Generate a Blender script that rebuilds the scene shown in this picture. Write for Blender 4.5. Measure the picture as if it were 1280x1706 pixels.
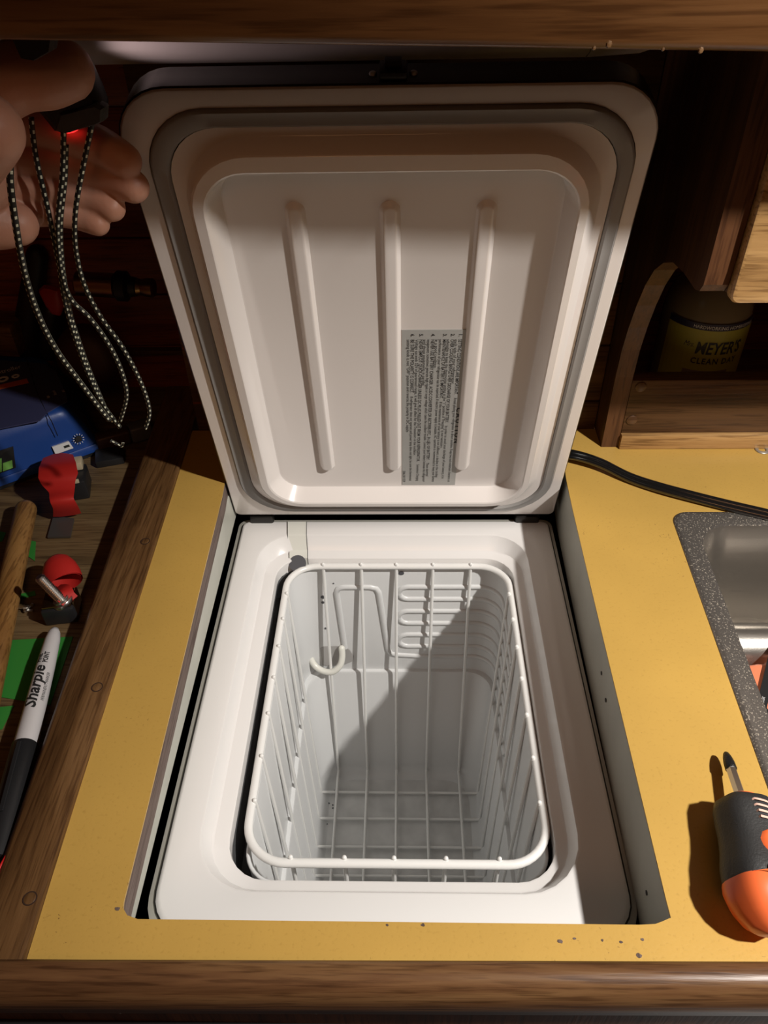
import bpy, bmesh, math, random
from mathutils import Vector, Matrix, geometry
for o in list(bpy.data.objects): bpy.data.objects.remove(o)
random.seed(4)
SC = bpy.context.scene; COL = SC.collection
V = Vector
# ---------------------------------------------------------------- camera
FPX = 1282.0
def cam_axes(p, y, r):
    p, y, r = [math.radians(a) for a in (p, y, r)]
    f = V((-math.sin(y)*math.cos(p), math.cos(y)*math.cos(p), -math.sin(p)))
    rt = V((math.cos(y), math.sin(y), 0)); up = rt.cross(f)
    return math.cos(r)*rt+math.sin(r)*up, -math.sin(r)*rt+math.cos(r)*up, f
CR, CU, CF = cam_axes(40.4, 1.83, -1.28)
CP = V((.009, -.588, .504))
cd = bpy.data.cameras.new('camera'); cam = bpy.data.objects.new('camera', cd); COL.objects.link(cam)
m = Matrix((CR, CU, -CF)).transposed().to_4x4(); m.translation = CP; cam.matrix_world = m
cd.sensor_fit = 'VERTICAL'; cd.sensor_height = 36; cd.lens = 36*FPX/1706; cd.clip_start = .01
SC.camera = cam
# ---------------------------------------------------------------- world, lamps, exposure
w = bpy.data.worlds.new('world'); SC.world = w; w.use_nodes = True
w.node_tree.nodes['Background'].inputs[0].default_value = (1, .42, .2, 1)
w.node_tree.nodes['Background'].inputs[1].default_value = .03
def lamp(kind, name, loc, energy, color, size=.01, target=None):
    l = bpy.data.lights.new(name, kind); l.energy = energy; l.color = color
    if kind == 'AREA': l.size = size
    else: l.shadow_soft_size = size
    o = bpy.data.objects.new(name, l); o.location = loc; COL.objects.link(o)
    if target is not None: o.rotation_euler = (V(target)-V(loc)).to_track_quat('-Z', 'Y').to_euler()
    return o
gl = lamp('SPOT', 'galley_light', (.605, -.565, .826), 57, (1, .95, .89), .019, (.22, -.30, .05)); gl.data.spot_size = math.radians(76); gl.data.spot_blend = 1
lamp('AREA', 'warm_fill', (-.1, -1.5, 1.3), 1.5, (1, .46, .2), .5, (0, 0, .2))  # added warm fill above and behind the camera, lifts the shaded parts
SC.view_settings.view_transform = 'Standard'; SC.view_settings.look = 'None'
SC.view_settings.gamma = 1; SC.view_settings.use_curve_mapping = False
SC.view_settings.exposure = 0
# ---------------------------------------------------------------- helpers
def P(u, v, ax, val):
    """point where the sight line of a photo pixel meets a plane of the room (ax = 0/1/2)"""
    ray = CF + CR*((u-640)/FPX) - CU*((v-853)/FPX)
    return CP + ray*((val-CP[ax])/ray[ax])
def mat(name, col, rough=.5, metal=0, spec=.5, bump=0, bscale=200, emis=None, estr=0, coat=0, alpha=None, var=0, vscale=30):
    m = bpy.data.materials.new(name); m.use_nodes = True; nt = m.node_tree; b = nt.nodes['Principled BSDF']
    b.inputs['Base Color'].default_value = (*col, 1); b.inputs['Roughness'].default_value = rough
    b.inputs['Metallic'].default_value = metal; b.inputs['Specular IOR Level'].default_value = spec
    b.inputs['Coat Weight'].default_value = coat
    if emis: b.inputs['Emission Color'].default_value = (*emis, 1); b.inputs['Emission Strength'].default_value = estr
    if alpha is not None: b.inputs['Alpha'].default_value = alpha
    N = nt.nodes.new; tc = N('ShaderNodeTexCoord')
    if bump:
        n = N('ShaderNodeTexNoise'); n.inputs['Scale'].default_value = bscale; n.inputs['Detail'].default_value = 4
        bp = N('ShaderNodeBump'); bp.inputs['Strength'].default_value = bump; bp.inputs['Distance'].default_value = .001
        nt.links.new(tc.outputs['Object'], n.inputs['Vector']); nt.links.new(n.outputs[0], bp.inputs['Height'])
        nt.links.new(bp.outputs[0], b.inputs['Normal'])
    if var:
        n = N('ShaderNodeTexNoise'); n.inputs['Scale'].default_value = vscale; n.inputs['Detail'].default_value = 5
        mr = N('ShaderNodeMapRange'); mr.inputs[1].default_value = .3; mr.inputs[2].default_value = .7
        mr.inputs[3].default_value = 1-var; mr.inputs[4].default_value = 1+var
        mx = N('ShaderNodeMix'); mx.data_type = 'RGBA'; mx.blend_type = 'MULTIPLY'; mx.inputs[0].default_value = 1
        mx.inputs[6].default_value = (*col, 1)
        cb = N('ShaderNodeCombineColor')
        nt.links.new(tc.outputs['Object'], n.inputs['Vector']); nt.links.new(n.outputs[0], mr.inputs[0])
        for k in range(3): nt.links.new(mr.outputs[0], cb.inputs[k])
        nt.links.new(cb.outputs[0], mx.inputs[7]); nt.links.new(mx.outputs[2], b.inputs['Base Color'])
    return m
def ramp(nt, stops):
    r = nt.nodes.new('ShaderNodeValToRGB'); e = r.color_ramp.elements
    while len(e) < len(stops): e.new(.5)
    for el, (p, c) in zip(e, stops): el.position = p; el.color = (*c, 1)
    return r
def wood(name, dark, mid, light, axis='Y', rough=.42, fine=1.0, spec=.4, bump=.25):
    m = bpy.data.materials.new(name); m.use_nodes = True; nt = m.node_tree; b = nt.nodes['Principled BSDF']; N = nt.nodes.new; L = nt.links.new
    tc = N('ShaderNodeTexCoord'); mp = N('ShaderNodeMapping'); L(tc.outputs['Object'], mp.inputs[0])
    s = {'X': (3, 46, 46), 'Y': (46, 3, 46), 'Z': (46, 46, 3)}[axis]
    mp.inputs['Scale'].default_value = s
    n = N('ShaderNodeTexNoise'); n.inputs['Scale'].default_value = 1.1*fine; n.inputs['Detail'].default_value = 7; n.inputs['Roughness'].default_value = .62; n.inputs['Distortion'].default_value = .6
    L(mp.outputs[0], n.inputs['Vector'])
    r = ramp(nt, [(.28, dark), (.48, mid), (.72, light)]); L(n.outputs[0], r.inputs[0])
    mp2 = N('ShaderNodeMapping'); L(tc.outputs['Object'], mp2.inputs[0]); mp2.inputs['Scale'].default_value = tuple(a*(9 if a > 10 else 7) for a in s)
    n2 = N('ShaderNodeTexNoise'); n2.inputs['Scale'].default_value = 1.2*fine; n2.inputs['Detail'].default_value = 3; L(mp2.outputs[0], n2.inputs['Vector'])
    r2 = ramp(nt, [(.36, (.45, .4, .38)), (.5, (1, 1, 1))]); L(n2.outputs[0], r2.inputs[0])
    mx = N('ShaderNodeMix'); mx.data_type = 'RGBA'; mx.blend_type = 'MULTIPLY'; mx.inputs[0].default_value = .75
    L(r.outputs[0], mx.inputs[6]); L(r2.outputs[0], mx.inputs[7]); L(mx.outputs[2], b.inputs['Base Color'])
    bp = N('ShaderNodeBump'); bp.inputs['Strength'].default_value = bump; bp.inputs['Distance'].default_value = .0008
    L(n2.outputs[0], bp.inputs['Height']); L(bp.outputs[0], b.inputs['Normal'])
    b.inputs['Roughness'].default_value = rough; b.inputs['Specular IOR Level'].default_value = spec
    return m
def laminate(name, col):
    m = bpy.data.materials.new(name); m.use_nodes = True; nt = m.node_tree; b = nt.nodes['Principled BSDF']; N = nt.nodes.new; L = nt.links.new
    tc = N('ShaderNodeTexCoord')
    n = N('ShaderNodeTexNoise'); n.inputs['Scale'].default_value = 9; n.inputs['Detail'].default_value = 5; L(tc.outputs['Object'], n.inputs['Vector'])
    r = ramp(nt, [(.3, tuple(c*.86 for c in col)), (.7, col)]); L(n.outputs[0], r.inputs[0])
    f = N('ShaderNodeTexNoise'); f.inputs['Scale'].default_value = 420; f.inputs['Detail'].default_value = 2; L(tc.outputs['Object'], f.inputs['Vector'])
    rf = ramp(nt, [(.22, (.8, .78, .74)), (.42, (1, 1, 1))]); L(f.outputs[0], rf.inputs[0])
    mx = N('ShaderNodeMix'); mx.data_type = 'RGBA'; mx.blend_type = 'MULTIPLY'; mx.inputs[0].default_value = .6
    L(r.outputs[0], mx.inputs[6]); L(rf.outputs[0], mx.inputs[7])
    # worn scratches where the clutter stands behind the sink, small brown nicks elsewhere
    s = N('ShaderNodeTexNoise'); s.inputs['Scale'].default_value = 260; s.inputs['Detail'].default_value = 6; s.inputs['Distortion'].default_value = 1.5; L(tc.outputs['Object'], s.inputs['Vector'])
    g = N('ShaderNodeTexNoise'); g.inputs['Scale'].default_value = 14; L(tc.outputs['Object'], g.inputs['Vector'])
    gm = N('ShaderNodeMapRange'); gm.inputs[1].default_value = .52; gm.inputs[2].default_value = .66; L(g.outputs[0], gm.inputs[0])
    sm = N('ShaderNodeMapRange'); sm.inputs[1].default_value = .68; sm.inputs[2].default_value = .71; L(s.outputs[0], sm.inputs[0])
    mu = N('ShaderNodeMath'); mu.operation = 'MULTIPLY'; L(gm.outputs[0], mu.inputs[0]); L(sm.outputs[0], mu.inputs[1])
    m2 = N('ShaderNodeMix'); m2.data_type = 'RGBA'; L(mu.outputs[0], m2.inputs[0]); L(mx.outputs[2], m2.inputs[6]); m2.inputs[7].default_value = (.16, .08, .03, 1)
    L(m2.outputs[2], b.inputs['Base Color'])
    bp = N('ShaderNodeBump'); bp.inputs['Strength'].default_value = .12; bp.inputs['Distance'].default_value = .0006; L(f.outputs[0], bp.inputs['Height']); L(bp.outputs[0], b.inputs['Normal'])
    b.inputs['Roughness'].default_value = .36; b.inputs['Specular IOR Level'].default_value = .4
    return m
def dirty_steel(name, dirt):
    m = bpy.data.materials.new(name); m.use_nodes = True; nt = m.node_tree; b = nt.nodes['Principled BSDF']; N = nt.nodes.new; L = nt.links.new
    tc = N('ShaderNodeTexCoord')
    n = N('ShaderNodeTexNoise'); n.inputs['Scale'].default_value = 800; n.inputs['Detail'].default_value = 3; L(tc.outputs['Object'], n.inputs['Vector'])
    g = N('ShaderNodeTexNoise'); g.inputs['Scale'].default_value = 22; g.inputs['Detail'].default_value = 4; L(tc.outputs['Object'], g.inputs['Vector'])
    ad = N('ShaderNodeMath'); ad.operation = 'ADD'; L(n.outputs[0], ad.inputs[0]); gs = N('ShaderNodeMapRange'); gs.inputs[3].default_value = .42; gs.inputs[4].default_value = .62; L(g.outputs[0], gs.inputs[0]); L(gs.outputs[0], ad.inputs[1])
    sm = N('ShaderNodeMapRange'); sm.inputs[1].default_value = 1.11; sm.inputs[2].default_value = 1.19 if dirt > .5 else 1.3; sm.inputs[4].default_value = dirt; L(ad.outputs[0], sm.inputs[0])
    mx = N('ShaderNodeMix'); mx.data_type = 'RGBA'; mx.inputs[6].default_value = (.22, .20, .18, 1) if dirt > .5 else (.45, .42, .38, 1); mx.inputs[7].default_value = (.38, .33, .26, 1); L(sm.outputs[0], mx.inputs[0])
    L(mx.outputs[2], b.inputs['Base Color'])
    mt = N('ShaderNodeMapRange'); mt.inputs[3].default_value = .72 if dirt > .5 else .9; mt.inputs[4].default_value = .1; L(sm.outputs[0], mt.inputs[0]); L(mt.outputs[0], b.inputs['Metallic'])
    rr = N('ShaderNodeMapRange'); rr.inputs[3].default_value = .38 if dirt > .5 else .3; rr.inputs[4].default_value = .8; L(sm.outputs[0], rr.inputs[0]); L(rr.outputs[0], b.inputs['Roughness'])
    bp = N('ShaderNodeBump'); bp.inputs['Strength'].default_value = .1; bp.inputs['Distance'].default_value = .0006; L(n.outputs[0], bp.inputs['Height']); L(bp.outputs[0], b.inputs['Normal'])
    return m
# object book-keeping: vertices are given in room coordinates and stored relative to the thing's base
ORG = {}
def root(name, loc, label, cat, group=None, kind=None):
    o = bpy.data.objects.new(name, None); o.empty_display_size = .02; COL.objects.link(o); o.location = loc; ORG[o.name] = V(loc)
    o['label'] = label; o['category'] = cat
    if group: o['group'] = group
    if kind: o['kind'] = kind
    return o
def mk(name, vf, material, parent=None, loc=None, smooth=None, label=None, cat=None, kind=None, group=None, uvs=None):
    """vf = (verts, faces[, material indices]); smooth = auto-smooth angle in degrees or None"""
    vs, fs = vf[0], vf[1]
    org = ORG[parent.name] if parent else V(loc if loc is not None else (0, 0, 0))
    me = bpy.data.meshes.new(name); me.from_pydata([tuple(V(p)-org) for p in vs], [], fs)
    mats = material if isinstance(material, (list, tuple)) else [material]
    for x in mats: me.materials.append(x)
    if len(vf) > 2 and vf[2]:
        for p, i in zip(me.polygons, vf[2]): p.material_index = i
    if uvs:
        ul = me.uv_layers.new(name='UVMap')
        for l in me.loops: ul.data[l.index].uv = uvs[l.vertex_index]
    bm = bmesh.new(); bm.from_mesh(me)
    if not uvs: bmesh.ops.remove_doubles(bm, verts=bm.verts, dist=1e-6)
    bmesh.ops.recalc_face_normals(bm, faces=bm.faces)
    if smooth:
        for f in bm.faces: f.smooth = True
        a = math.radians(smooth)
        for e in bm.edges:
            if len(e.link_faces) == 2 and e.calc_face_angle(0) > a: e.smooth = False
    bm.to_mesh(me); bm.free()
    o = bpy.data.objects.new(name, me); COL.objects.link(o)
    if parent: o.parent = parent; ORG[o.name] = org
    else: o.location = org; ORG[o.name] = org
    if label: o['label'] = label
    if cat: o['category'] = cat
    if kind: o['kind'] = kind
    if group: o['group'] = group
    return o
def join(*parts):
    vs, fs, ms = [], [], []
    for q in parts:
        k = len(vs); vs += list(q[0]); fs += [tuple(i+k for i in f) for f in q[1]]
        ms += list(q[2]) if len(q) > 2 and q[2] else [0]*len(q[1])
    return vs, fs, ms
def setm(q, i): return q[0], q[1], [i]*len(q[1])
def xf(q, M): return [M @ V(p) for p in q[0]], q[1], (q[2] if len(q) > 2 else None)
def fr(origin, x, y=None, z=None):
    """frame matrix with local X along x, Z along z (or Y along y)"""
    x = V(x).normalized()
    if z is not None: z = V(z); z = (z-x*z.dot(x)).normalized(); y = z.cross(x)
    else: y = V(y); y = (y-x*y.dot(x)).normalized(); z = x.cross(y)
    M = Matrix((x, y, z)).transposed().to_4x4(); M.translation = V(origin); return M
def box(x0, x1, y0, y1, z0, z1, b=0, seg=2):
    bm = bmesh.new(); bmesh.ops.create_cube(bm, size=1)
    for v in bm.verts: v.co = V((x0+(v.co.x+.5)*(x1-x0), y0+(v.co.y+.5)*(y1-y0), z0+(v.co.z+.5)*(z1-z0)))
    if b: bmesh.ops.bevel(bm, geom=bm.edges[:], offset=b, segments=seg, profile=.5, affect='EDGES')
    bm.verts.index_update(); r = [v.co.copy() for v in bm.verts], [tuple(v.index for v in f.verts) for f in bm.faces]; bm.free(); return r
def rrect(x0, x1, y0, y1, r, n=6):
    """rounded rectangle, CCW from the lower left corner; r = one radius or (front, back)"""
    rf, rb = (r if isinstance(r, tuple) else (r, r)); out = []
    for cx, cy, rr, a0 in ((x0+rf, y0+rf, rf, 180), (x1-rf, y0+rf, rf, 270), (x1-rb, y1-rb, rb, 0), (x0+rb, y1-rb, rb, 90)):
        for k in range(n+1):
            a = math.radians(a0+90*k/n); out.append((cx+rr*math.cos(a), cy+rr*math.sin(a)))
    return out
def ring(pts, z): return [V((x, y, z)) for x, y in pts]
def loft(rings, cap0=False, cap1=False, closed=True):
    vs = [p for r in rings for p in r]; n = len(rings[0]); fs = []
    for k in range(len(rings)-1):
        for i in range(n if closed else n-1):
            j = (i+1) % n; fs.append((k*n+i, k*n+j, (k+1)*n+j, (k+1)*n+i))
    if cap0: fs.append(tuple(range(n))[::-1])
    if cap1: fs.append(tuple(range((len(rings)-1)*n, len(rings)*n)))
    return vs, fs
def spline(pts, n=6, closed=False):
    pts = [V(p) for p in pts]; out = []; N = len(pts)
    rng = range(N if closed else N-1)
    for i in rng:
        g = lambda k: pts[k % N] if closed else pts[max(0, min(N-1, k))]
        p0, p1, p2, p3 = g(i-1), g(i), g(i+1), g(i+2)
        for k in range(n):
            t = k/n; out.append(.5*((2*p1)+(-p0+p2)*t+(2*p0-5*p1+4*p2-p3)*t*t+(-p0+3*p1-3*p2+p3)*t**3))
    if not closed: out.append(pts[-1])
    return out
def tube(pts, r, n=10, closed=False, cap=True, rads=None, round_ends=False, uv=None):
    pts = [V(p) for p in pts]; N = len(pts)
    rads = list(rads) if rads else [r]*N
    if round_ends and not closed:
        d0 = (pts[0]-pts[1]).normalized(); d1 = (pts[-1]-pts[-2]).normalized(); r0, r1 = rads[0], rads[-1]
        pre = [(pts[0]+d0*r0*math.sin(a), max(r0*math.cos(a), r0*.04)) for a in (1.5, 1.15, .75, .38)]
        post = [(pts[-1]+d1*r1*math.sin(a), max(r1*math.cos(a), r1*.04)) for a in (.38, .75, 1.15, 1.5)]
        pts = [p for p, _ in pre]+pts+[p for p, _ in post]; rads = [q for _, q in pre]+rads+[q for _, q in post]; N = len(pts)
    vs, fs, uvs = [], [], []
    t = [((pts[(i+1) % N] if closed else pts[min(i+1, N-1)])-(pts[i-1] if closed else pts[max(i-1, 0)])).normalized() for i in range(N)]
    up = V((0, 0, 1)) if abs(t[0].z) < .9 else V((1, 0, 0)); nrm = (up-t[0]*up.dot(t[0])).normalized(); L = 0
    for i in range(N):
        nrm = (nrm-t[i]*nrm.dot(t[i])).normalized(); bn = t[i].cross(nrm)
        if i: L += (pts[i]-pts[i-1]).length
        for k in range(n):
            a = 2*math.pi*k/n; vs.append(pts[i]+(nrm*math.cos(a)+bn*math.sin(a))*rads[i]); uvs.append((k/n, L))
    for i in range(N if closed else N-1):
        j = (i+1) % N
        for k in range(n): l = (k+1) % n; fs.append((i*n+k, i*n+l, j*n+l, j*n+k))
    if cap and not closed: fs.append(tuple(range(n))[::-1]); fs.append(tuple(range((N-1)*n, N*n)))
    return (vs, fs, None, uvs) if uv else (vs, fs)
def lathe(prof, n=24, M=None):
    """prof = [(r, h)], turned about local Z"""
    q = loft([[V((r*math.cos(2*math.pi*k/n), r*math.sin(2*math.pi*k/n), h)) for k in range(n)] for r, h in prof], True, True)
    return xf(q, M) if M else q
def prism(poly, z0, z1, M=None):
    q = loft([ring(poly, z0), ring(poly, z1)], True, True)
    return xf(q, M) if M else q
def holed(outer, holes, z0, z1):
    """flat slab with holes, outline lists of (x, y)"""
    loops = [list(outer)]+[list(h) for h in holes]
    tri = geometry.tessellate_polygon([[V((x, y, 0)) for x, y in l] for l in loops])
    flat = [p for l in loops for p in l]; n = len(flat)
    vs = [V((x, y, z1)) for x, y in flat]+[V((x, y, z0)) for x, y in flat]
    fs = [tuple(t) for t in tri]+[tuple(i+n for i in t)[::-1] for t in tri]; k = 0
    for l in loops:
        for i in range(len(l)): a, b = k+i, k+(i+1) % len(l); fs.append((a, b, b+n, a+n))
        k += len(l)
    return vs, fs
def textq(s, size, M, width=None, thick=0, align='LEFT', bold=0, shear=0, sp=1):
    c = bpy.data.curves.new('t', 'FONT'); c.body = s; c.size = size; c.resolution_u = 2; c.align_x = align; c.extrude = thick; c.offset = bold; c.shear = shear; c.space_character = sp
    o = bpy.data.objects.new('t', c); COL.objects.link(o); bpy.context.view_layer.update()
    me = bpy.data.meshes.new_from_object(o.evaluated_get(bpy.context.evaluated_depsgraph_get()))
    vs = [v.co.copy() for v in me.vertices]; fs = [tuple(p.vertices) for p in me.polygons]
    bpy.data.objects.remove(o); bpy.data.curves.remove(c); bpy.data.meshes.remove(me)
    if width and vs:
        mx = max(v.x for v in vs); k = width/mx
        for v in vs: v.x *= k
    return [M @ v for v in vs], fs, None
def slices(q, ys):
    bm = bmesh.new(); vv = [bm.verts.new(p) for p in q[0]]
    for f in q[1]:
        try: bm.faces.new([vv[i] for i in f])
        except ValueError: pass
    for y in ys: bmesh.ops.bisect_plane(bm, geom=bm.verts[:]+bm.edges[:]+bm.faces[:], plane_co=(0, y, 0), plane_no=(0, 1, 0))
    bm.verts.index_update(); r = [v.co.copy() for v in bm.verts], [tuple(v.index for v in f.verts) for f in bm.faces]; bm.free(); return r
def remesh(vf, voxel, smooth_it=4):
    me = bpy.data.meshes.new('r'); me.from_pydata([tuple(p) for p in vf[0]], [], vf[1])
    o = bpy.data.objects.new('r', me); COL.objects.link(o)
    a = o.modifiers.new('a', 'REMESH'); a.mode = 'VOXEL'; a.voxel_size = voxel
    b = o.modifiers.new('b', 'SMOOTH'); b.iterations = smooth_it; b.factor = .5
    bpy.context.view_layer.update()
    e = bpy.data.meshes.new_from_object(o.evaluated_get(bpy.context.evaluated_depsgraph_get()))
    r = [v.co.copy() for v in e.vertices], [tuple(p.vertices) for p in e.polygons]
    bpy.data.objects.remove(o); bpy.data.meshes.remove(e); return r
# ---------------------------------------------------------------- materials
M_lam = laminate('ochre_laminate', (.56, .345, .082))
M_ply = wood('plywood_edge', (.05, .03, .025), (.13, .09, .075), (.2, .15, .13), 'Y', .8)
M_teak = wood('worn_teak', (.052, .023, .008), (.135, .067, .025), (.23, .125, .053), 'Y', .38)
M_teakx = wood('teak_lengthwise', (.05, .02, .008), (.125, .058, .024), (.22, .12, .05), 'X', .34)
M_teakz = wood('dark_teak_upright', (.04, .014, .005), (.09, .035, .013), (.15, .065, .025), 'Z', .45)
M_beam = wood('varnished_teak_fiddle', (.08, .03, .01), (.15, .064, .021), (.23, .108, .04), 'X', .3, .6)
M_teakr = wood('teak_rail_dark', (.035, .015, .006), (.1, .047, .02), (.17, .09, .04), 'X', .4)
M_oak = wood('golden_oak_door', (.2, .1, .035), (.42, .24, .09), (.56, .34, .14), 'X', .35)
M_wall = wood('red_mahogany', (.13, .022, .007), (.27, .06, .02), (.36, .095, .034), 'X', .35)
M_shelf = wood('plywood_shelf', (.06, .035, .014), (.13, .08, .035), (.2, .135, .065), 'X', .55)
M_stick = wood('light_dowel', (.13, .056, .014), (.22, .105, .03), (.32, .17, .055), 'Y', .4)
M_white = mat('white_enamel_plastic', (.8, .785, .77), .22, spec=.5, coat=.15, bump=.02, bscale=300)
M_lidw = mat('lid_lining_white', (.8, .75, .715), .2, spec=.5, coat=.25)
M_cover = mat('cream_cover_plastic', (.74, .74, .68), .3)
M_gask = mat('grey_rubber_seal', (.28, .27, .26), .5)
M_black = mat('black_enamel', (.012, .011, .01), .35)
M_steel = mat('grey_case_steel', (.45, .44, .39), .45, metal=.3)
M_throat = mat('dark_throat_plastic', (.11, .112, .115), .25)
M_liner = mat('grey_white_liner', (.68, .69, .69), .32, bump=.05, bscale=80)
M_floor = mat('liner_floor', (.64, .64, .63), .5, var=.12, vscale=40)
M_wire = mat('white_coated_wire', (.84, .84, .82), .25, coat=.3)
M_well = mat('painted_well_lining', (.50, .50, .44), .4, var=.08, vscale=20)
M_label = mat('silver_grey_label', (.44, .44, .42), .35, metal=.15)
M_ink = mat('black_print', (.02, .02, .02), .5)
M_inkw = mat('white_print', (.75, .75, .75), .5)
M_alu = mat('white_painted_channel', (.62, .56, .58), .3, spec=.5)
M_sink = dirty_steel('dusty_stainless', 1)
M_sink2 = dirty_steel('stainless_basin', .25)
M_rub = mat('black_rubber_grip', (.028, .028, .028), .55, bump=.3, bscale=900)
M_orange = mat('orange_plastic', (.85, .16, .045), .38)
M_orange2 = mat('orange_fabric', (.85, .25, .12), .5)
M_chrome = mat('chrome', (.7, .68, .65), .3, metal=1)
M_oxide = mat('worn_black_oxide', (.02, .02, .02), .3, metal=.4, bump=.5, bscale=900)
M_brass = mat('aged_brass', (.35, .23, .12), .3, metal=1)
M_copper = mat('dull_copper', (.4, .2, .1), .3, metal=1)
M_red = mat('red_rubber', (.42, .018, .014), .45, bump=.05)
M_blue = mat('blue_plastic', (.012, .055, .25), .4, bump=.05, bscale=500)
M_bluedk = mat('dusty_navy_label', (.045, .05, .12), .5)
M_orl = mat('orange_stripe', (.6, .11, .02), .5)
M_green = mat('green_tape', (.028, .2, .028), .55, bump=.1, bscale=120)
M_lgreen = mat('green_connector', (.2, .5, .1), .5)
M_bplast = mat('black_plastic', (.015, .015, .016), .4)
M_gplast = mat('grey_plastic', (.09, .09, .1), .4)
M_cable = mat('black_cable_sheath', (.008, .008, .008), .12, spec=.8, coat=.5)
M_pen = mat('pen_barrel_white', (.52, .5, .5), .38)
M_redw = mat('red_wire', (.6, .02, .02), .3)
M_clear = mat('cloudy_clear_plastic', (.5, .42, .28), .25)
M_slate = mat('grey_plate', (.1, .09, .08), .4, metal=.5)
M_soapb = mat('clear_soap_bottle', (.2, .16, .1), .2)
M_soapl = mat('yellow_label', (.4, .38, .05), .5)
M_soapr = mat('cream_label_panel', (.2, .15, .09), .5)
M_navy = mat('navy_label_band', (.015, .012, .05), .5)
M_skin = bpy.data.materials.new('skin'); M_skin.use_nodes = True
b = M_skin.node_tree.nodes['Principled BSDF']; b.inputs['Base Color'].default_value = (.52, .26, .175, 1); b.inputs['Roughness'].default_value = .5
b.inputs['Subsurface Weight'].default_value = .15; b.inputs['Subsurface Radius'].default_value = (.008, .003, .0015); b.inputs['Subsurface Scale'].default_value = 1
nt = M_skin.node_tree; tc = nt.nodes.new('ShaderNodeTexCoord'); n = nt.nodes.new('ShaderNodeTexNoise'); n.inputs['Scale'].default_value = 260; n.inputs['Detail'].default_value = 6
bp = nt.nodes.new('ShaderNodeBump'); bp.inputs['Strength'].default_value = .25; bp.inputs['Distance'].default_value = .0008
nt.links.new(tc.outputs['Object'], n.inputs['Vector']); nt.links.new(n.outputs[0], bp.inputs['Height']); nt.links.new(bp.outputs[0], b.inputs['Normal'])
# braided cord: black with pale flecks in two staggered rows
M_cord = bpy.data.materials.new('flecked_cord'); M_cord.use_nodes = True; nt = M_cord.node_tree; N = nt.nodes.new; L = nt.links.new; b = nt.nodes['Principled BSDF']
uvn = N('ShaderNodeUVMap'); sp = N('ShaderNodeSeparateXYZ'); L(uvn.outputs[0], sp.inputs[0])
def mth(op, a, bb=None):
    x = N('ShaderNodeMath'); x.operation = op
    for i, q in enumerate((a, bb)):
        if q is None: continue
        if isinstance(q, (int, float)): x.inputs[i].default_value = q
        else: L(q, x.inputs[i])
    return x.outputs[0]
u6 = mth('MULTIPLY', sp.outputs[0], 4.0); row = mth('FLOOR', u6); uf = mth('SUBTRACT', u6, row)
par = mth('MULTIPLY', mth('MODULO', row, 2.0), .5)
vv = mth('FRACT', mth('ADD', mth('DIVIDE', sp.outputs[1],   .0048), par))
inside = mth('MULTIPLY', mth('LESS_THAN', mth('ABSOLUTE', mth('SUBTRACT', uf, .5)), .24), mth('LESS_THAN', mth('ABSOLUTE', mth('SUBTRACT', vv, .5)), .19))
mx = N('ShaderNodeMix'); mx.data_type = 'RGBA'; mx.inputs[6].default_value = (.008, .008, .007, 1); mx.inputs[7].default_value = (.7, .7, .52, 1)
L(inside, mx.inputs[0]); L(mx.outputs[2], b.inputs['Base Color']); b.inputs['Roughness'].default_value = .5
# ================================================================= SETTING
CZ = .05       # countertop level
wb = root('wall_back', (0, .20, .05), 'dark red mahogany planked wall behind the lid and clutter', 'wall', kind='structure')
zz = [.02, .083, .145, .207, .269, .331, .393, .46, .53]
for a, c in zip(zz, zz[1:]):
    mk('plank', box(-.62, -.205, .20, .212, a+.0008, c-.0008, .0012), M_wall, wb, smooth=40)
    mk('plank', box(-.205, .2075, .078, .09, a+.0008, c-.0008, .0012), M_teakr, wb, smooth=40)  # same wall in darker wood: shade behind the lid put into the colour
mk('end_board', box(-.205, -.195, .0785, .212, .02, .53, .001), M_wall, wb, smooth=40)
mk('locker_back', box(.2075, .7, .22, .23, .02, .53, .001), M_wall, wb)
mk('wall_left', box(-.63, -.615, -.6, .2, -.1, .6, .001), M_wall, loc=(-.62, 0, 0), label='dark red mahogany side wall left of the tool shelf', cat='wall', kind='structure')
mk('ceiling', box(-.62, .72, -.2, .2, .556, .57, .001), M_teakx, loc=(0, 0, .56), label='dark wooden underside of the locker above the galley shelf', cat='ceiling', kind='structure')
# ---- countertop
cut = [(-.1515, -.3990), (-.1508, -.4030), (-.1475, -.4068), (-.141, -.4088), (-.06, -.4088), (.06, -.4088), (.140, -.4088), (.149, -.4083), (.1535, -.4068), (.1575, -.4052), (.1585, -.4050), (.1584, -.395),
       (.1592, -.33), (.1602, -.26), (.1610, -.2), (.1622, -.12), (.1634, -.05), (.1648, -.005), (.168, .03), (-.168, .03), (-.1625, .0), (-.1604, -.03), (-.1583, -.12), (-.1560, -.2), (-.1540, -.28), (-.1526, -.34)]
SK = dict(x0=.2495, x1=.62, y0=-.42, y1=-.0565)     # sink flange
def skew(pts): return [(x+(-.012*(1-(x-.2495)/.37))*max(0, min(1, (-.06-y)/.25)), y) for x, y in pts]
sink_hole = skew(rrect(SK['x0']+.006, SK['x1']-.006, SK['y0']+.006, SK['y1']-.006, .012))
outer = [(-.1963, -.4302), (.66, -.4265), (.66, .0770), (-.2115, .0770), (-.2092, 0), (-.2045, -.15), (-.2008, -.30)]
ct = root('countertop', (0, -.42, CZ), 'ochre yellow laminate countertop around the fridge cutout and sink', 'countertop')
mk('laminate_top', holed(outer, [cut, sink_hole], CZ-.0015, CZ), M_lam, ct)
def grow(pts, d):
    c = V((0, -.2)); return [(x+math.copysign(d, x), y-d if y < -.39 else y) for x, y in pts]
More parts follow.
